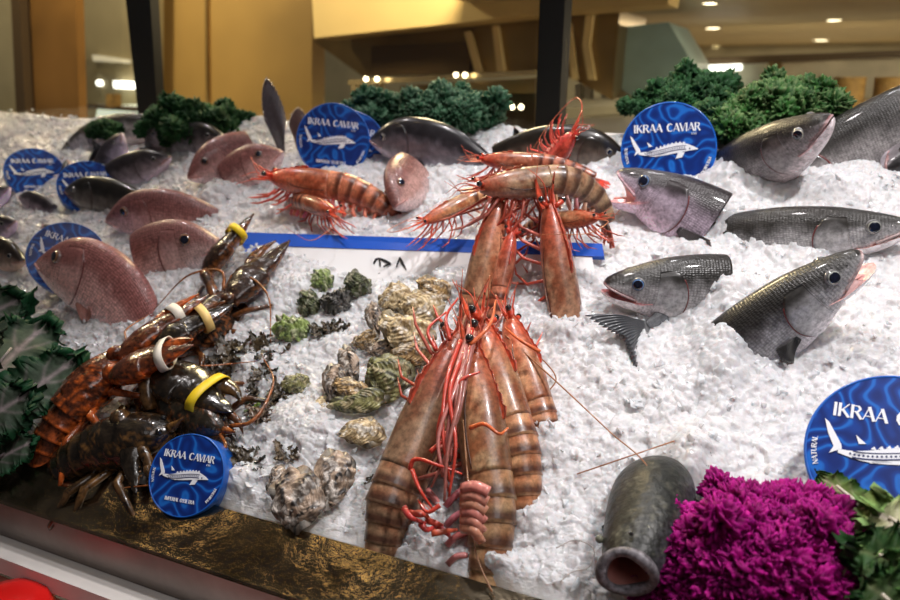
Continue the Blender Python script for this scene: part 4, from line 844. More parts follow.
    if legs:
        for i in range(7):
            for sg in (-1, 1):
                b = np.array([L*xc*(.12+.125*i), sg*R*.38, -R*.72]); l = R*legk*(2.0+.9*rg.random()); fw = -1.3+.30*i+rg.uniform(-.35, .35)
                d1 = unit([fw*.7, sg*.40, -.95+.3*rg.random()]); d2 = unit([fw*1.0-.3, sg*.1+rg.uniform(-.3, .2), -.85+.5*rg.random()]); k1 = b+d1*l*.55; k2 = k1+d2*l*.6; k3 = k2+unit([fw-.9, -sg*.2, -.3])*l*.4
                v, f = tube([b, (b+k1)/2, k1, (k1+k2)/2, k2, (k2+k3)/2, k3], R*np.array([.13, .11, .10, .085, .075, .055, .02]), 7); c = redc*rg.uniform(.35, 1.0)+np.array((.26, .12, .10))*rg.random()
                G().add(v, f, c).build('leg', M['prawn_leg'], r, fn=warp)
    return r
def prawns():
    # front bunch, heads together at the top, tails spread into the ice
    PA = prawn('left front prawn of the fanned bunch, its tail tip nearest the steel ledge', P(464, 335, .080), P(390, 510, .008), .33, (-.75, .35, .60), curl=.55, seed=1, ant=(0, 0), wide=1.40, tint=(.80, .92, .92), xc=.56)
    PB = prawn('lowest prawn of the front bunch, striped tail with pale red swimmerets', P(472, 352, .085), P(494, 530, .004), .33, (.85, .1, .55), curl=.55, seed=2, ant=(0, 0), wide=1.22, tint=(.82, .98, .88), xc=.46)
    prawn('banded orange brown prawn in the front bunch, right of the striped lowest one', P(478, 322, .082), P(526, 480, .004), .29, (.72, .25, .55), curl=.45, seed=3, ant=(0, 0), legk=.6, wide=1.38, tint=(1.12, 1.1, .95), xc=.48)
    prawn('rightmost front prawn, saw toothed head beside an orange scrap of shell', P(508, 318, .060), P(540, 420, .000), .24, (.85, .2, .35), curl=.3, seed=4, ant=(0, 0), legk=.6, wide=1.30, tint=(1.1, 1.05, .95), xc=.5)
    def extra(rt, name, pts, r0, r1, col, n=18, flat=1.0):
        mi = np.array(rt.matrix_world.inverted()); c = crv([P(*q) for q in pts], n); c = c@mi[:3, :3].T+mi[:3, 3]; rad = np.linspace(r0, r1, n)
        v, f, _, _ = loft(c, (.2, .3, 1), rad, rad*flat, rad*flat, 7); G().add(v, f, col).build(name, M['prawn_leg'], rt)
    rg = random.Random(5); pk, rd, og = (.45, .15, .13), (.50, .05, .03), (.62, .13, .04)
    for k in range(9):      # walking legs and mouth limbs hanging between the two front bodies
        x = 468+rg.uniform(-8, 8); extra(PA, 'leg', [(x, 325+4*k, .105), (x-10+rg.uniform(-6, 6), 365+4*k, .105), (447+rg.uniform(-9, 9), 420+4*k, .088), (438+rg.uniform(-10, 14), 462+5*k, .060)], .0034, .0014, [pk, rd, (.30, .10, .08)][k % 3])
    for q in [[(410, 470, .072), (412, 462, .078), (440, 466, .080), (462, 474, .070)], [(412, 470, .074), (420, 490, .070), (432, 508, .055)], [(470, 428, .098), (484, 424, .104), (500, 434, .098), (508, 428, .092)], [(455, 395, .098), (462, 380, .108), (480, 372, .108)],
              [(430, 452, .080), (446, 436, .085), (452, 410, .090)], [(440, 505, .060), (428, 512, .058), (418, 500, .060)], [(436, 350, .095), (428, 330, .100), (446, 312, .100)], [(540, 352, .070), (520, 340, .085), (505, 328, .085)], [(470, 345, .108), (486, 330, .112), (496, 300, .105)], [(450, 340, .1), (446, 318, .108), (458, 298, .105)]]:
        extra(PA if q[0][0] < 450 else PB, 'leg', q, .0028, .0012, og if q[0][0] > 460 else rd)
    for k in range(7): x_, y_ = 404+5.5*k, 508+5*k*(k % 2)+3*k*((k+1) % 2); extra(PA, 'swimmeret', [(x_, y_, .046-.004*k), (x_+8+rg.uniform(-3, 5), y_+2+rg.uniform(-4, 8), .050-.005*k), (x_+17+rg.uniform(-4, 9), y_+rg.uniform(-4, 16), .034-.004*k)], .0042, .0016, (.50, .05+.02*(k % 3), .045), 9, .6)
    for k in range(6): extra(PB, 'swimmeret', [(462, 488+8*k, .070-.006*k), (474, 486+9*k, .078-.006*k), (489-1.5*k, 492+10*k, .076-.008*k)], .0062, .0058, (.62, .22+.03*(k % 3), .18), 9, .6)
    # tower behind
    prawn('upright prawn on the left of the rear tower, head up under the big one', P(500, 200, .105), P(476, 305, .005), .27, (-.75, .2, .60), curl=.3, seed=5, ant=(0, 0), wide=1.25, xc=.55, tint=(.98, 1.0, .95))
    prawn('upright prawn on the right of the rear tower, tail down in the ice', P(548, 205, .105), P(566, 318, -.010), .29, (.55, .1, .80), curl=.3, seed=6, ant=(0, 0), wide=1.2, xc=.58, tint=(.95, .95, .95))
    prawn('big grey brown prawn lying across the top of the rear tower, head left', P(480, 188, .135), P(585, 178, .105), .242, (.05, .95, .30), curl=1.5, seed=7, ant=(0, 0), wide=1.35, tint=(.80, 1.02, 1.05))
    prawn('small orange prawn head facing right below the big crosswise prawn', P(598, 218, .095), P(545, 222, .060), .17, (.0, .95, .3), curl=.4, seed=8, ant=(0, 1), wide=1.1, tint=(1.1, 1.1, .95))
    prawn('orange prawn facing down left at the left foot of the rear tower', P(424, 222, .075), P(478, 196, .070), .19, (-.1, .9, .42), curl=.5, seed=9, ant=(0, 1), wide=1.05, tint=(1.2, 1.2, 1.0))
    prawn('bright red prawn standing tail down behind the tower, head pointing up right', P(572, 134, .110), P(538, 180, .04), .17, (.6, .5, .4), curl=.2, seed=10, legk=.6, ant=(0, 1), wide=1.5, tint=(1.1, .45, .5))
    prawn('red and brown prawn lying flat behind the big crosswise one', P(482, 160, .095), P(545, 164, .085), .20, (0, .9, .4), curl=.4, seed=11, ant=(0, 0), wide=1.1, tint=(1.0, .7, .7))
    prawn('reddish prawn hidden inside the tower between the two upright ones', P(512, 232, .075), P(498, 300, .015), .20, (.3, .3, .8), curl=.1, seed=12, ant=(0, 0), wide=1.05, tint=(1.15, .8, .8))
    # left pair
    prawn('large red prawn facing left behind the board, before the back row tin', P(272, 178, .070), P(360, 190, .040), .27, (.05, .95, .32), curl=.75, legk=.65, seed=13, ant=(0, 1), wide=1.38, tint=(1.25, .85, .75), spread=.3)
    prawn('prawn facing right under the large red prawn, legs over the blue edge', P(334, 212, .055), P(285, 196, .030), .19, (-.2, .85, .4), curl=.5, seed=14, ant=(0, 1), wide=1.15, tint=(1.2, .95, .85), spread=.3)
    # loose feelers lying over the ice
    g = G(); pts = [P(545, 385, .02), P(600, 435, .03), P(640, 465, .045), P(672, 500, .04)]
    v, f = tube(crv([P(505, 335, .06), P(560, 385, .04), P(610, 432, .035), P(650, 470, .052), P(668, 505, .044)], 50), np.linspace(.0012, .0007, 50), 6); o = g.add(v, f, (.30, .12, .05)).build('prawn_feeler', M['prawn_leg']); tag(o, 'long brown feeler running from the front bunch onto the mottled fish', 'feeler')
    v, f = tube(crv([P(577, 474, .008), P(630, 456, .03), P(698, 433, .010)], 30), np.linspace(.0008, .0008, 30), 6); tag(G().add(v, f, (.30, .12, .05)).build('prawn_feeler', M['prawn_leg']), 'straight brown feeler crossing above the mottled fish', 'feeler')
    v, f = tube(crv([P(519, 348, .05), P(545, 362, .03), P(556, 380, .015), P(548, 392, .008)], 30), .0009, 6); tag(G().add(v, f, (.30, .12, .05)).build('prawn_feeler', M['prawn_leg']), 'short curled feeler right of the front bunch heads', 'feeler')
    v, f = tube(crv([P(463, 420, .07), P(470, 500, .05), P(478, 560, .02), P(492, 592, .008)], 40), .0010, 6); tag(G().add(v, f, (.28, .13, .06)).build('prawn_feeler', M['prawn_leg']), 'dark feeler hanging down between the two lowest front prawns', 'feeler')
    v, f = tube(crv([P(556, 548, .006), P(575, 540, .007), P(594, 550, .009), P(588, 568, .007), P(572, 572, .007), P(560, 582, .005)], 40), .0006, 6); tag(G().add(v, f, (.35, .30, .27)).build('prawn_feeler', M['prawn_leg']), 'thin grey looped feeler on the ice left of the round mouth', 'feeler')
    g0 = np.array([[P(530+14*a+3*math.sin(b*7), 372+34*b+4*math.sin(a*6), .016+.006*math.sin(a*5+b*4)) for a in np.linspace(0, 1, 9)] for b in np.linspace(0, 1, 12)])
    v, f = sheet(g0, .002); tag(G().add(v, f, (.62, .16, .06)).build('shell_scrap', M['prawn_leg']), 'orange scrap of prawn shell right of the front bunch', 'shell scrap')
# ================================================================== lobsters
M['lobster'] = mat('lobster_shell', rough=.26, attr=1, coat=.5, noise=(120, 8, .08, 2.2), bump=[(60, .5, .003), (200, .4, .001)])
M['band_white'] = mat('white_rubber', (.78, .72, .62), .5); M['band_yellow'] = mat('yellow_rubber', (.85, .60, .02), .45); M['band_cream'] = mat('cream_rubber', (.80, .56, .20), .45)
def claw(par, base, tip, nrm, ln, col, under, band, fat=1.0):
    """arm end at base; palm, fixed finger, moving finger and rubber band"""
    base, tip = np.asarray(base, float), np.asarray(tip, float); X = unit(tip-base); Z = unit(np.asarray(nrm)-X*(np.asarray(nrm)@X)); Y = np.cross(Z, X)
    W = lambda p: base+np.asarray(p)[:, 0:1]*X*ln+np.asarray(p)[:, 1:2]*Y*ln+np.asarray(p)[:, 2:3]*Z*ln
    t = np.linspace(0, 1, 56); path = np.stack([t, .03*np.sin(t*3), 0*t], 1)
    w_ = np.interp(t, [0, .06, .2, .4, .55, .75, .92, 1], [.06, .10, .17, .19, .13, .09, .045, .008])*fat; h_ = np.interp(t, [0, .1, .3, .5, .75, 1], [.05, .085, .11, .085, .05, .008])*fat
    path[:, 1] -= np.interp(t, [0, .45, .6, 1], [0, 0, .045, .05])
    v, f, s, ph = loft(path, (0, 0, 1), w_, h_, h_, 40); v = v*1.0; v += .006*vnoise(v, 26, 8)[:, None]*np.array([1, 1, 1]); nz = vnoise(v, 9, 3)*.5+vnoise(v, 32, 4)*.7; c = lerp(col, under, np.clip(.5-np.sin(ph)*.9+nz-.35, 0, 1))
    pl = G().add(W(v), f, c).build('claw', M['lobster'], par)
    t = np.linspace(0, 1, 18); path = np.stack([.46+.5*t, .10+.10*np.sin(t*2.6)*fat-.06*t, 0*t+.01], 1); v, f, s, ph = loft(path, (0, 0, 1), np.interp(t, [0, .2, .6, 1], [.05, .075, .055, .008])*fat, np.interp(t, [0, .3, 1], [.06, .06, .008])*fat, np.interp(t, [0, .3, 1], [.06, .06, .008])*fat, 14)
    G().add(W(v), f, lerp(col, under, np.clip(.75-np.sin(ph)*.6+vnoise(v, 30, 5)*.4, 0, 1))).build('claw_finger', M['lobster'], pl)
    g = G()
    for k in range(7):
        p0 = np.array([[.50+.055*k, .045, 0.0], [.50+.055*k, .065, .005]]); v, f = tube(W(p0), [ln*.016, ln*.005], 6, X); g.add(v, f, np.array(under)*1.2)
    g.build('claw_teeth', M['lobster'], pl)
    if band:
        a = np.linspace(0, 2*math.pi, 40, endpoint=False); bw = .095; V = []
        for q in (0, 1):
            pass
        cy, sy, sz = .035, .165*fat, .098*fat; xs_ = (.60, .60+bw)
        ring = np.array([[[xs_[k]+.02*math.sin(a_), cy+sy*rr*math.copysign(abs(math.cos(a_))**.8, math.cos(a_)), sz*rr*math.copysign(abs(math.sin(a_))**.8, math.sin(a_))] for a_ in a] for k, rr in ((0, 1.0), (0, 1.06), (1, 1.06), (1, 1.0))])
        v = W(ring.reshape(-1, 3)); f = [tuple(q) for q in gridfaces(4, 40, True)]+[((3*40+i), (3*40+(i+1) % 40), ((i+1) % 40), i) for i in range(40)]
        G().add(v, f).build('rubber_band', M[band], pl)
    return pl
def lobster(label, A, B, up_, L, col, under, claws, seed=0, wide=1.0, curl=.5, legs=6, ant=1):
    """A head, B towards the tail; claws = list of (shoulder px/world, elbow, tip, normal, length, band) in world points"""
    rg = random.Random(seed); A = np.asarray(A, float); X = unit(np.asarray(B)-A); r = root('lobster', label, 'lobster', None, A, X, up_)
    inv = np.array(r.matrix_world.inverted()); loc = lambda p: (inv[:3, :3]@np.asarray(p, float))+inv[:3, 3]; ld = lambda d: inv[:3, :3]@np.asarray(d, float)
    R = .105*L*wide; xc = .45*L; col, under = np.array(col), np.array(under)
    def warp(v):
        v = np.array(v, float); k = -curl/(L-xc); x = v[:, 0]-xc; pos = x > 0; a = np.where(pos, x, 0)*k; Rr = 1/k; o = v[:, 2].copy()
        v[:, 0] = np.where(pos, xc+np.sin(a)*(Rr-o), v[:, 0]); v[:, 2] = np.where(pos, Rr-np.cos(a)*(Rr-o), o); return v
    t = np.linspace(0, 1, 60); x = t*xc; v, f, s, ph = loft(np.stack([x, 0*x, 0*x], 1), (0, 0, 1), R*cr([0, .1, .3, .6, 1], [.22, .55, .82, 1, .9], t), R*cr([0, .1, .3, .6, 1], [.2, .5, .8, .98, .9], t), R*cr([0, .1, .3, 1], [.2, .4, .6, .6], t), 52); v += R*.035*vnoise(v, 5/R, 3)[:, None]
    nz = vnoise(np.stack([s*9, ph*3], 1), 1, seed)*.55+vnoise(np.stack([s*34, ph*11], 1), 1, seed+2)*.8; c = lerp(col, under, np.clip(.25-np.sin(ph)*.5+nz, 0, 1)); gr = (np.abs(s-.55-.05*np.cos(ph*2)) < .018)
    c[gr] *= .4; G().add(v, f, c).build('carapace', M['lobster'], r, fn=warp)
    v, f = tube(crv([[0, 0, R*.1], [-.06*L, 0, R*.25], [-.10*L, 0, R*.4]], 8), np.linspace(R*.2, R*.02, 8), 8); G().add(v, f, under).build('rostrum', M['lobster'], r)
    e = np.linspace(xc*.97, .86*L, 7)
    for i in range(6):
        tt = np.linspace(0, 1, 9); xx = e[i]+(e[i+1]+.02*L-e[i])*tt; sc = np.interp(xx/L, [.45, .6, .86], [.86, .80, .58])*(1+.07*tt-.05*np.sin(tt*3.1))
        v, f, s, ph = loft(np.stack([xx, 0*xx, 0*xx], 1), (0, 0, 1), R*sc, R*.85*sc, R*.5*sc, 22); nz = vnoise(np.stack([s*3+i*4, ph*2.5], 1), 1, seed+9)*.4; c = lerp(col, under, np.clip(.25-np.sin(ph)*.4+nz+.35*(s > .8), 0, 1)); G().add(v, f, c).build('tail_segment', M['lobster'], r, fn=warp)
    for k_, an in enumerate((-.8, -.4, 0, .4, .8)):
        g0 = np.array([[[.87*L+R*1.3*s_*math.cos(an)-R*.3*q*math.sin(min(1, s_+.25)*math.pi*.8)*math.sin(an), R*1.3*s_*math.sin(an)+R*.3*q*math.sin(min(1, s_+.25)*math.pi*.8)*math.cos(an)+an*R*.35, -.1*R] for q in np.linspace(-1, 1, 6)] for s_ in np.linspace(0, 1, 9)])
        v, f = sheet(g0, R*.06); G().add(v, f, col*.6+under*.5).build('tail_paddle', M['lobster'], r, fn=warp)
    for sg in (-1, 1):
        b = np.array([.03*L, sg*R*.3, R*.35]); a_ = np.linspace(0, math.pi, 7); v = np.array([[b+R*.11*np.array([math.sin(p_)*math.cos(q_), math.sin(p_)*math.sin(q_), math.cos(p_)]) for q_ in np.linspace(0, 6.283, 10, endpoint=False)] for p_ in a_]); G().add(v, [tuple(q_) for q_ in gridfaces(7, 10, True)], (.01, .01, .01)).build('eye', M['eye'], r)
        if ant:
            b = np.array([0, sg*R*.25, R*.1]); v, f = tube(crv([b, b+[-.10*L, sg*.05*L, .02*L], b+[-.05*L, sg*.30*L, .03*L], b+[.25*L, sg*.5*L, -.02*L]], 30), np.linspace(R*.09, R*.02, 30), 6); G().add(v, f, under*.9).build('antenna', M['lobster'], r)
        for i in range(legs//2):
            b = np.array([L*(.16+.085*i), sg*R*.6, -R*.35]); fw = -.5+.5*i+rg.uniform(-.2, .2); k1 = b+unit([fw, sg*1.1, .35])*R*1.25; k2 = k1+unit([fw-.2, sg*.6, -.5])*R*1.2; k3 = k2+unit([fw-.3, -sg*.2, -.6])*R*.9
            v, f = tube([b, (b+k1)/2, k1, (k1+k2)/2, k2, k3], R*np.array([.17, .15, .15, .12, .10, .03]), 8); c = lerp(col, under, np.clip(.4+vnoise(v, 60, i)*.6, 0, 1)); G().add(v, f, c).build('leg', M['lobster'], r)
    for (sh, el, tip, nrm, ln, band, fat) in claws:
        sh, el, tip = loc(sh), loc(el), loc(tip); v, f = tube(crv([sh, sh*.45+el*.55+ld(NRM)*.01, el], 9), R*np.array([.22, .26, .30, .26, .30, .36, .38, .34, .25]), 10); c = lerp(col, under, np.clip(.4+vnoise(v, 50, 4)*.7, 0, 1)); G().add(v, f, c).build('claw_arm', M['lobster'], r)
        claw(r, el, tip, ld(nrm), ln, col, under, band, fat)
    return r
def lobsters():
    br, og = (.07, .018, .007), (.66, .13, .02); dk, dg = (.012, .008, .005), (.26, .08, .02)
    Lc = lambda a, b: float(np.linalg.norm(a-b))
    a1, b1 = P(112, 378, .075), P(194, 343, .095); a2, b2 = P(118, 358, .065), P(206, 294, .07)
    lobster('orange brown lobster left of the pile, two white banded claws pointing right', P(130, 352, .050), P(68, 418, .020), NRM*.8-RT*.35+UP*.3, .255, br, og,
            [(P(122, 378, .05), a1, b1, NRM*.7+UP*.5, Lc(a1, b1), 'band_white', 1.45), (P(122, 362, .045), a2, b2, NRM*.6+UP*.6, Lc(a2, b2), 'band_white', .85)], seed=3, wide=1.45, legs=8, ant=0, curl=1.1)
    e, t_ = P(150, 350, .055), P(232, 303, .055)
    lobster('dark lobster behind the pile with a cream band on its raised claw', P(165, 352, .030), P(215, 328, .005), NRM, .24, dk, dg, [(P(172, 362, .03), e, t_, NRM*.7+UP*.4, Lc(e, t_), 'band_cream', 1.35)], seed=5, legs=8, ant=1, wide=1.3)
    e, t_ = P(152, 372, .06), P(236, 410, .030)
    lobster('dark green lobster in front of the pile, yellow band on its thick claw', P(172, 430, .030), P(105, 448, .016), NRM, .25, dk, (.15, .07, .02), [(P(150, 410, .04), e, t_, NRM*.7+UP*.5, Lc(e, t_), 'band_yellow', 1.5), (P(130, 440, .03), P(120, 415, .05), P(140, 492, .015), NRM, Lc(P(120, 415, .05), P(140, 492, .015)), None, .9)], seed=8, wide=1.5, legs=8, ant=0, curl=1.3)
    e, t_ = P(178, 415, .035), P(206, 452, .012)
    lobster('blackish lobster at the right end of the pile above the ledge tin', P(226, 432, .015), P(165, 400, .022), NRM, .24, (.016, .012, .007), (.20, .06, .015), [(P(200, 415, .03), P(196, 395, .04), P(240, 440, .008), NRM, Lc(P(196, 395, .04), P(240, 440, .008)), None, .9)], seed=21, wide=1.35, legs=8, ant=1, curl=1.0)
    e, t_ = P(206, 272, .035), P(253, 214, .070)
    e2, t2 = P(232, 302, .035), P(286, 240, .035)
    lobster('upper dark lobster beside the board with a yellow banded raised claw', P(228, 292, .030), P(200, 340, .0), NRM, .24, (.024, .012, .008), (.24, .08, .02), [(P(216, 300, .03), e, t_, NRM*.5+UP*.2-RT*.6, Lc(e, t_), 'band_yellow', 1.35), (P(226, 305, .03), e2, t2, NRM, Lc(e2, t2), None, 1.1)], seed=11, wide=1.25, legs=8, ant=1)
# ================================================================== oysters and weed
M['oyster'] = mat('oyster_shell', rough=.42, attr=1, coat=.25, noise=(120, 5, .6, 1.35), bump=[(260, .5, .0015)])
M['weed'] = mat('weed_dark', rough=.4, attr=1, coat=.3, noise=(200, 4, .4, 1.7), bump=[(300, .5, .001)])
def shell_half(rx, ry, hgt, seed, pal, up=1, rib=11, lay=9, rag=.10):
    nr, na = 34, 84; rho = np.linspace(0, 1, nr)**.8; a = np.linspace(0, 2*math.pi, na, endpoint=False); R_, A_ = np.meshgrid(rho, a, indexing='ij'); r_, a_ = R_.ravel(), A_.ravel()
    # umbo at the -x end: lamellae spread from there
    out = 1+.10*np.cos(2*a_+seed)+.07*np.sin(3*a_+seed*2)+.05*np.sin(5*a_+seed*3)+rag*.5*vnoise(np.stack([np.cos(a_)*4, np.sin(a_)*4], 1), 1, seed)*r_
    x = rx*r_*np.cos(a_)*out; y = ry*r_*np.sin(a_)*out*(1+.25*np.cos(a_)); q = np.sqrt(((x+rx*.8)/(1.8*rx))**2+(y/(1.3*ry))**2)
    q2 = q+.03*vnoise(np.stack([x, y], 1), 2.2/rx, seed+1)+.02*vnoise(np.stack([x, y], 1), 6/rx, seed+2); k = q2*lay; fr = k-np.floor(k)
    ang = np.arctan2(y, x+rx*.85); z = hgt*(1-r_**2.6)+hgt*.20*fr**2*np.clip(r_*2, 0, 1)+hgt*.14*np.sin(ang*rib+seed+1.5*vnoise(np.stack([x, y], 1), 3/rx, seed))*np.clip(q*1.4, 0, 1)+hgt*.14*vnoise(np.stack([x, y], 1), 5/rx, seed+4)
    z += r_**6*hgt*.32*np.sin(a_*rib*1.0+seed)
    n1 = vnoise(np.stack([x, y], 1), 4/rx, seed+5); n2 = vnoise(np.stack([x, y], 1), 11/rx, seed+6); ray_ = np.sin(ang*rib*1.2+seed+n1*1.5)
    t = np.clip(.66+1.0*ray_*np.clip(.5+n2,0,1)+.6*n1-.2*(fr < .25)+.35*n2, 0, 1); c = lerp(pal[0], pal[1], t); k3 = np.clip(n1*1.5+n2*.8-.35, 0, 1)[:, None]; c = c*(1-k3)+np.array(pal[2])*k3; c = c*(1-.55*((fr < .16) & (r_ > .15)))[:, None]
    v = np.stack([x, y, z*up], 1); f = [tuple(g_) for g_ in gridfaces(nr, na, True)]
    # inner face closes the shell
    n = nr*na; v2 = v[-na:].copy(); v3 = v2*np.array([.5, .5, .6]); v3[:, 2] -= up*hgt*.1; V = np.concatenate([v, v2-np.array([0, 0, up*hgt*.12]), v3]); f += [(n-na+i, n-na+(i+1) % na, n+(i+1) % na, n+i) for i in range(na)]+[(n+i, n+(i+1) % na, n+na+(i+1) % na, n+na+i) for i in range(na)]+[tuple(range(n+na, n+2*na))]
    return V, f, np.concatenate([c, c[-na:]*.8, np.tile(np.array([(.5, .48, .42)]), (na, 1))])
PAL = {'tan': ((.46, .30, .13), (.10, .065, .035), (.66, .56, .42)), 'dark': ((.46, .34, .25), (.025, .020, .018), (.60, .54, .48)), 'green': ((.30, .29, .12), (.05, .05, .022), (.50, .42, .24)), 'pale': ((.64, .50, .29), (.24, .16, .07), (.74, .68, .58)),
       'lime': ((.34, .44, .14), (.06, .09, .03), (.62, .64, .40)), 'black': ((.06, .055, .05), (.010, .010, .009), (.20, .19, .17)), 'moss': ((.12, .14, .06), (.02, .025, .012), (.42, .40, .28))}
def oyster(label, px, py, wpx, hpx, pal, h=.012, ang=0.0, tiltx=0.0, tilty=0.0, seed=1, name='oyster', cat='oyster', group='oysters on the ice', rib=11, rag=.10, dome=.30):
    c = P(px, py, h); Z_ = Zd(c); rx, ry = wpx*Z_/FPX/2, hpx*Z_/FPX/2
    n_ = unit(NRM*.6+toward(px, py)*.8+RT*tiltx+UP*tilty); X = RT*math.cos(ang)+UP*math.sin(ang); X = unit(X-n_*(X@n_)); r = root(name, label, cat, group, c, X, n_); hg = min(rx, ry)*dome*1.6
    v, f, cc = shell_half(rx, ry, hg, seed, PAL[pal], 1, rib, rag=rag); G().add(v, f, cc).build('upper_shell', M['oyster'], r)
    v, f, cc = shell_half(rx*1.04, ry*1.04, hg*.9, seed+.4 if False else seed+1, PAL[pal], -1, rib, rag=rag); G().add(v-np.array([0, 0, hg*.08]), [q[::-1] for q in f], cc*.8).build('lower_shell', M['oyster'], r)
    return r
def weed(label, px, py, wpx, hpx, col, seed, n=26, h=.006, name='seaweed', cat='seaweed'):
    rg = np.random.default_rng(seed); c = P(px, py, h); s = Zd(c)/FPX; r = root(name, label, cat, 'seaweed scraps among the oysters', c, RT, NRM); g = G()
    for k in range(n):
        x, y = rg.uniform(-.5, .5, 2)*np.array([wpx, hpx])*s; l = rg.uniform(.4, .85)*min(wpx, hpx)*s; a = rg.uniform(0, 6.28); d = np.array([math.cos(a), math.sin(a), rg.uniform(-.1, .9)]); e = unit(np.cross(d, [.1, .2, 1])); wd = l*rg.uniform(.25, .5); ph = rg.uniform(0, 6)
        gr = np.array([[np.array([x, y, 0])+d*l*u+e*wd*q*math.sin(min(1, u+.25)*2.7)*(1+.4*math.sin(u*17+ph))+np.array([0, 0, 1])*l*.16*math.sin(u*9+q*5+ph) for q in (-1, -.5, 0, .5, 1)] for u in np.linspace(0, 1, 9)])
        v, f = sheet(gr, .0011); cc = np.array(col)*rg.uniform(.5, 1.7)+np.array((.05, .03, .01))*rg.random(); g.add(v, f, cc)
    o = g.build('fronds', M['weed'], r); return r
def oysters():
    oy = [('mottled dark oyster nearest the board, right of the printed letters', 433, 288, 32, 26, 'tan', .016, -.5, .2, .1, 31), ('pale tan oyster at the top left of the oyster heap', 396, 298, 36, 30, 'pale', .020, .6, -.1, .2, 2),
          ('pale round oyster at the top right of the oyster heap', 420, 308, 48, 36, 'pale', .026, -.2, .1, .1, 3), ('narrow dark oyster standing on edge left of the pale heap', 374, 318, 34, 17, 'dark', .024, 1.9, -.5, 0, 4),
          ('large tan oyster with pale lip in the middle of the heap', 405, 332, 54, 42, 'pale', .034, -.7, .1, .1, 5), ('small striped oyster at the left flank of the heap', 365, 340, 24, 20, 'tan', .014, .3, -.3, .1, 6),
          ('dark brown oyster below the large tan one, right side of the heap', 412, 354, 44, 26, 'tan', .024, .2, .1, -.2, 7), ('dark oyster under the middle of the heap, partly hidden', 386, 350, 40, 22, 'dark', .016, 0, 0, 0, 8),
          ('round brownish green oyster at the lower right of the heap', 388, 376, 50, 42, 'green', .022, -.4, .2, -.1, 9), ('tall pointed brown oyster shell standing left of the round one', 349, 363, 40, 19, 'dark', .028, 2.0, -.4, .1, 10),
          ('striped white and brown oyster leaning at the lower left of the heap', 334, 383, 40, 26, 'dark', .024, 1.6, -.4, .1, 11), ('wide green edged oyster at the bottom of the heap', 358, 402, 52, 24, 'green', .018, .15, 0, -.3, 12),
          ('brown oyster behind the green edged one, tipped upright', 352, 390, 40, 24, 'tan', .026, -.4, .1, .2, 13),
          ('pale frilly oyster half under ice below the heap', 362, 432, 44, 28, 'pale', .012, .2, .1, .1, 14), ('whitish oyster almost buried by ice left of the frilly one', 320, 412, 34, 24, 'pale', .006, .9, -.2, .1, 15),
          ('large black and white striped oyster nearest the steel ledge', 297, 499, 62, 50, 'dark', .022, 1.35, -.1, .0, 16), ('dark ribbed oyster leaning behind the large striped one', 334, 478, 56, 38, 'dark', .016, 1.2, .25, .1, 17),
          ('small dark oyster edge showing left of the large striped one', 276, 478, 26, 16, 'dark', .010, 1.3, -.3, .2, 18),
          ('greenish brown small oyster left of the heap beside dark weed', 295, 384, 26, 22, 'green', .012, .3, 0, .1, 19)]
    for (lab, px, py, w_, h_, pal, hh, an, tx, ty, sd) in oy: oyster(lab, px, py, w_, h_, pal, hh, an, tx, ty, sd, rib=7+sd % 3)
    sm = [('lime green rough shell left of the oyster heap', 291, 330, 30, 34, 'lime', 20), ('green topped rough shell highest of the small ones', 321, 281, 26, 22, 'lime', 21), ('mossy rough shell just below the highest small one', 309, 304, 24, 28, 'moss', 22),
          ('spiky mossy rough shell right of the highest small one', 357, 284, 26, 26, 'moss', 23), ('blackish rough shell in the middle of the four small ones', 336, 302, 26, 28, 'black', 24)]
    for (lab, px, py, w_, h_, pal, sd) in sm: oyster(lab, px, py, w_, h_, pal, .012, sd*1.3, .1, .1, sd, name='small_rough_shell', cat='shell', group='small rough shells', rib=6, rag=.45, dome=.55)
    k = (.018, .016, .012)
    for lab, px, py, w_, h_, col, sd in [('long dark weed strip left of the lime green shell', 252, 353, 60, 24, k, 1), ('dark weed beside the lobster claw above the long strip', 222, 372, 34, 20, k, 2), ('small dark weed tuft below the long strip', 269, 373, 18, 20, k, 3), ('thin dark weed wisp right of the lime green shell', 326, 331, 34, 12, k, 4),
                                         ('tiny dark weed tuft above the green dab', 251, 396, 14, 14, k, 5), ('dark weed clump beside the greenish brown small oyster', 281, 396, 20, 14, k, 6), ('brown weed scrap lying right of the green dab', 266, 418, 30, 16, (.06, .04, .03), 7), ('bright green weed dab among the ice below the weed tufts', 252, 411, 16, 10, (.12, .22, .03), 8),
                                         ('dark weed scraps between the ledge tin and the striped oyster', 246, 462, 30, 18, k, 9), ('brown weed wisp above the large striped oyster', 289, 455, 20, 14, (.06, .045, .03), 10), ('dark speck of weed right of the dark ribbed oyster', 369, 480, 8, 6, k, 11),
                                         ('grey scraps of skin in the ice right of the mottled fish', 690, 462, 22, 34, (.10, .10, .10), 12)]:
        weed(lab, px, py, w_, h_, col, sd, n=10 if w_ < 20 else 26)
    r0 = P(424-0, 395, .014)
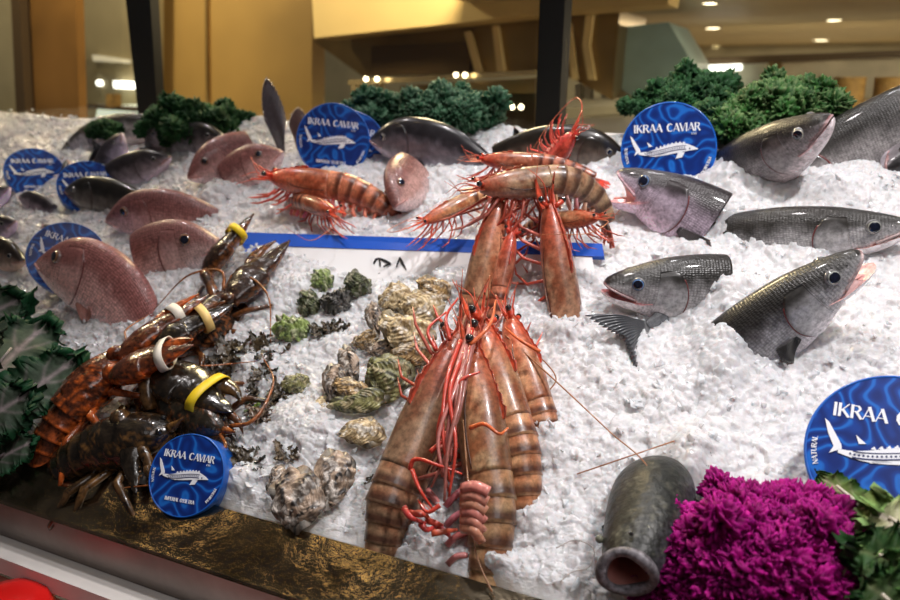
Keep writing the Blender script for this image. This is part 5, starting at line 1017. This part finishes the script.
# ================================================================== kale
M['kale'] = mat('kale_leaf', rough=.6, attr=1, spec=.25, noise=(60, 5, .55, 1.35), bump=[(160, .3, .0015)])
M['kale_purple'] = mat('purple_kale_leaf', rough=.6, attr=1, spec=.15, noise=(60, 5, .6, 1.3), bump=[(150, .3, .0015)], sss=.12)
M['stem'] = mat('kale_stem', rough=.45, attr=1, coat=.1)
def leaf(g, base, dir_, nrm, ln, wd, cols, seed, nu=46, nv=23, amp=.22, waves=7, frill=.06, curl=.3, vein=True):
    """one leaf: flat pale middle, strongly ruffled darker margin; cols = (vein, blade, edge)"""
    rg = np.random.default_rng(seed); D = unit(dir_); N = unit(np.asarray(nrm)-D*(np.asarray(nrm)@D)); E = np.cross(N, D)
    u = np.linspace(0, 1, nu)[:, None]; v = np.linspace(-1, 1, nv)[None]; wid = wd*np.sin(np.clip(u*.93+.09, 0, 1)*math.pi)**.6*(.55+.55*u); av = abs(v); p = rg.uniform(0, 6.28, 8)
    m = av**2.0; sg = np.sign(v)
    ru = amp*wd*m*(np.sin(2*math.pi*waves*u+p[0]+sg*1.3+1.5*av)+.55*np.sin(2*math.pi*waves*2.3*u+p[1]+2*av+sg))+frill*wd*av**4*(np.sin(2*math.pi*waves*5.1*u+p[2]+sg*2)+.7*np.sin(2*math.pi*waves*8.7*u+p[3]+3*av))
    ls = amp*.55*wd*m*np.cos(2*math.pi*waves*u+p[0]+sg*1.3+1.5*av)+frill*.8*wd*av**4*np.cos(2*math.pi*waves*5.1*u+p[4])
    sd = wid*v*(1-.12*m)+sg*frill*.9*wd*av**4*np.sin(2*math.pi*waves*6.3*u+p[5]); tip = wd*.25*m*np.sin(2*math.pi*waves*1.3*v+p[6])*sstep(.8, 1, u)
    q = ln*u; a = curl*u; bx = ln*np.sin(a+1e-6)/(curl+1e-6) if abs(curl) > 1e-3 else q; bz = -ln*(1-np.cos(a))/(curl+1e-6)
    pos = np.asarray(base)+(bx+ls+tip)[..., None]*D+sd[..., None]*E+(bz+ru+.10*wd*av)[..., None]*N
    # tips ripple too
    k = sstep(.82, 1, u)*np.ones_like(v); pos = pos+(k*frill*1.8*wd*np.sin(v*17+p[7]))[..., None]*N
    ve = np.exp(-(v/.07)**2)+.55*np.exp(-((((av*1.6-u*5.5) % 1)-.5)/.10)**2)*(1-av)**.5 if vein else 0*v*u; ve = np.clip(ve, 0, 1)*np.ones_like(u*v)
    e = np.clip(av*1.15, 0, 1)**2.2*np.ones_like(u)+k*.5; e = np.clip(e, 0, 1)[..., None]; ve = ve[..., None]
    c = np.array(cols[1])*(1-e)+np.array(cols[2])*e; c = c*(1-ve*(1-e*.7))+np.array(cols[0])*ve*(1-e*.7); c = c*(1+.15*rg.standard_normal())
    g.add(pos.reshape(-1, 3), [tuple(f) for f in gridfaces(nu, nv)], np.clip(c, 0, 1).reshape(-1, 3)); return g
def frill(g, c, ax, rad, cols, seed, nr=11, na=90, lobes=5, cup=.45):
    """round leaf tip, hyperbolically ruffled with small curls along its margin"""
    N = unit(ax); E1 = unit(np.cross(N, [.3, .5, .81])); E2 = np.cross(N, E1); nr = 20
    th = np.linspace(.03, 2.2, nr)[:, None]; a = np.linspace(0, 2*math.pi, na, endpoint=False)[None]
    d = np.stack([np.sin(th)*np.cos(a), np.sin(th)*np.sin(a), np.cos(th)*np.ones_like(a)], -1).reshape(-1, 3)
    dw = d+.25*np.stack([vnoise(d+7, 2.5, seed+k) for k in range(3)], 1)
    r1, r2, r3 = [1-2.4*np.abs(vnoise(dw+11, f_, seed+9+i_)) for i_, f_ in enumerate((2.2, 4.6, 9.5))]
    rr = rad*(.62+.30*r1+.32*r2+.20*r3)
    pos = np.asarray(c)+(d[:, 0:1]*E1+d[:, 1:2]*E2+d[:, 2:3]*N)*rr[:, None]
    e = np.clip(.35+.45*r2+.4*r3, 0, 1)[:, None]; col = np.array(cols[2])*(1-e)+np.array(cols[1])*e; k = np.clip(r1*r3-.25, 0, 1)[:, None]*.9; col = col*(1-k)+np.array(cols[0])*k  # crest highlights and valley darkness put into the leaf colour
    g.add(pos, [tuple(f) for f in gridfaces(nr, na, True)], np.clip(col, 0, 1)); return g
def stemtube(par, a, b, r_, col, bow=0):
    m_ = (np.asarray(a)+np.asarray(b))/2+NRM*bow; v, f = tube(crv([a, m_, b], 10), np.linspace(r_, r_*.5, 10), 8); return G().add(v, f, col).build('stem', M['stem'], par)
def kale_big_left():
    r = root('kale', 'dark green curly kale with purple veins at the left edge beside the lobsters', 'kale', None, P(0, 400, .02)); inv = lambda p: p-P(0, 400, .02)
    cols = ((.30, .25, .25), (.06, .085, .055), (.008, .06, .022))
    for k, (bx, by, h0, tx, ty, h1, wd, sd, cu) in enumerate([(-55, 430, .06, 50, 300, .085, .080, 1, .4), (-30, 440, .05, 78, 348, .075, .062, 2, .3), (-75, 350, .08, 22, 285, .10, .07, 3, .5), (-60, 450, .07, 28, 385, .095, .06, 4, .4), (-80, 470, .03, 10, 428, .05, .055, 5, .4), (-40, 480, .02, 34, 436, .04, .036, 6, .3), (-100, 400, .10, -8, 330, .13, .07, 7, .4)]):
        a, b = inv(P(bx, by, h0)), inv(P(tx, ty, h1)); g = leaf(G(), a, b-a, NRM*.6+toward(20, 380)*.7, np.linalg.norm(b-a), wd, cols if k != 6 else ((.25, .2, .24), (.10, .07, .09), (.03, .05, .03)), sd, 110, 41, .13, 4, .085, cu)
        lf = g.build('leaf', M['kale'], r); stemtube(lf, a, a+(b-a)*.6, .0035, (.30, .26, .26))
def mound(label, px, py, h, rx, ry, n, cols, seed, group=None, mtl='kale', lsz=.05, amp=.32, name='kale', axis=None, height=.6, lift=.0, nu=30, nv=15, waves=5, name_leaf='leaf', spread=1.0):
    """a rosette: leaflets spread over a dome"""
    rg = np.random.default_rng(seed); c = P(px, py, h); r = root(name, label, 'kale', group, c); ax = unit(axis if axis is not None else NRM*.5+toward(px, py)*.6); e1 = unit(RT-ax*(RT@ax)); e2 = np.cross(ax, e1)
    for k in range(n):
        t = (k+.5)/n; rr = math.sqrt(t); a = k*2.39996+rg.uniform(-.2, .2); x, y = rr*math.cos(a)*rx, rr*math.sin(a)*ry; z = height*min(rx, ry)*(1-rr**2)+lift
        tip = e1*x+e2*y+ax*z; out = unit(ax*(.25+.9*(1-rr))+(e1*math.cos(a)+e2*math.sin(a))*(.35+.7*rr)+rg.normal(size=3)*.22); l = lsz*rg.uniform(.8, 1.2); base = tip-out*l
        nn = unit(ax+rg.normal(size=3)*.6); cs = [np.array(q)*rg.uniform(.75, 1.25) for q in cols]
        g = G()
        for q_ in range(2): frill(g, tip+rg.normal(size=3)*l*.30*(q_ > 0)-ax*l*.10*q_, out+rg.normal(size=3)*.35, l*rg.uniform(.48, .62)*spread, cs, seed*1000+k*3+q_, na=int(nu*1.8))
        v_, f_ = tube(crv([np.array(c)*0-ax*.01+(tip-ax*(tip@ax))*.35, tip*.6+(tip-ax*(tip@ax))*.1, tip], 7), np.linspace(l*.07, l*.03, 7), 6); g.add(v_, f_, cs[0]); g.build(name_leaf, M[mtl], r)
    return r
def kales():
    kale_big_left()
    mg = ((.50, .012, .27), (.26, .002, .125), (.030, .001, .020))
    mound('bright magenta ornamental kale head at the bottom right beside the mottled fish', 760, 574, .020, .100, .076, 110, mg, 4, mtl='kale_purple', lsz=.029, nu=44, height=.6, spread=1.1)
    r = root('kale', 'pale green kale leaves with frilly dark edge at the lower right corner', 'kale', None, P(880, 560, .03)); o = P(880, 560, .03)
    for (bx, by, h0, tx, ty, h1, wd, sd, cols, cu) in [(905, 600, .06, 835, 500, .075, .045, 1, ((.50, .42, .36), (.34, .30, .20), (.22, .24, .12)), .5), (890, 530, .06, 815, 468, .07, .022, 2, ((.40, .36, .22), (.14, .20, .05), (.03, .12, .015)), .3), (950, 560, .09, 865, 500, .085, .05, 3, ((.5, .44, .36), (.30, .31, .17), (.12, .20, .06)), .4),
                                                     (960, 590, .08, 846, 540, .09, .042, 4, ((.10, .14, .05), (.03, .08, .02), (.01, .045, .008)), .4), (930, 640, .09, 862, 575, .10, .045, 5, ((.12, .14, .06), (.04, .08, .02), (.01, .05, .01)), .3), (980, 620, .11, 900, 535, .105, .045, 6, ((.3, .3, .2), (.14, .18, .08), (.02, .07, .01)), .4)]:
        a, b = P(bx, by, h0)-o, P(tx, ty, h1)-o; lf = leaf(G(), a, b-a, NRM*.5+toward(870, 560)*.8, np.linalg.norm(b-a), wd, cols, sd+30, 60, 27, .20, 5, .08, cu).build('leaf', M['kale'], r); stemtube(lf, a, a+(b-a)*.7, .003, (.5, .45, .36))
    gr = ((.07, .17, .06), (.014, .070, .018), (.003, .020, .006)); lg = ((.28, .34, .16), (.025, .10, .016), (.004, .028, .005)); tq = ((.26, .38, .26), (.025, .10, .045), (.004, .028, .012)); up2 = UP*.9+toward(300, 100)*.5
    K = dict(group='curly kale along the back of the ice', nu=28, axis=up2, lift=-.002, spread=.88)
    mound('dark curly kale bunch at the back left, right of the thick post', 195, 124, .025, .100, .055, 60, gr, 11, lsz=.050, height=.35, **K)
    mound('small dark kale sprig low behind the pale arching fish', 106, 130, .035, .03, .02, 12, gr, 12, lsz=.03, **K)
    mound('curly kale left part of the middle row, beside the back row tin', 383, 116, .020, .055, .045, 34, tq, 13, lsz=.045, **K)
    mound('curly kale right part of the middle row, above the black glossy fish', 452, 114, .030, .090, .042, 46, tq, 14, lsz=.045, **K)
    mound('curly kale bunch highest at the right rear, above the tin', 693, 103, .040, .058, .055, 42, gr, 15, lsz=.045, height=.5, **K)
    mound('curly kale bunch in the middle of the right rear row, hanging lowest', 741, 122, .040, .036, .055, 36, lg, 16, lsz=.042, height=.5, **K)
    mound('curly kale bunch behind the raised white chin at the right rear', 795, 106, .050, .065, .045, 44, lg, 17, lsz=.045, height=.5, **K)
    mound('small kale sprig peeping out left of the tin at the right rear', 645, 108, .04, .025, .02, 12, gr, 18, lsz=.03, **K)
make_ice(); rim(); kitchen(); sign(); tins(); fishes(); prawns(); lobsters(); oysters(); kales()
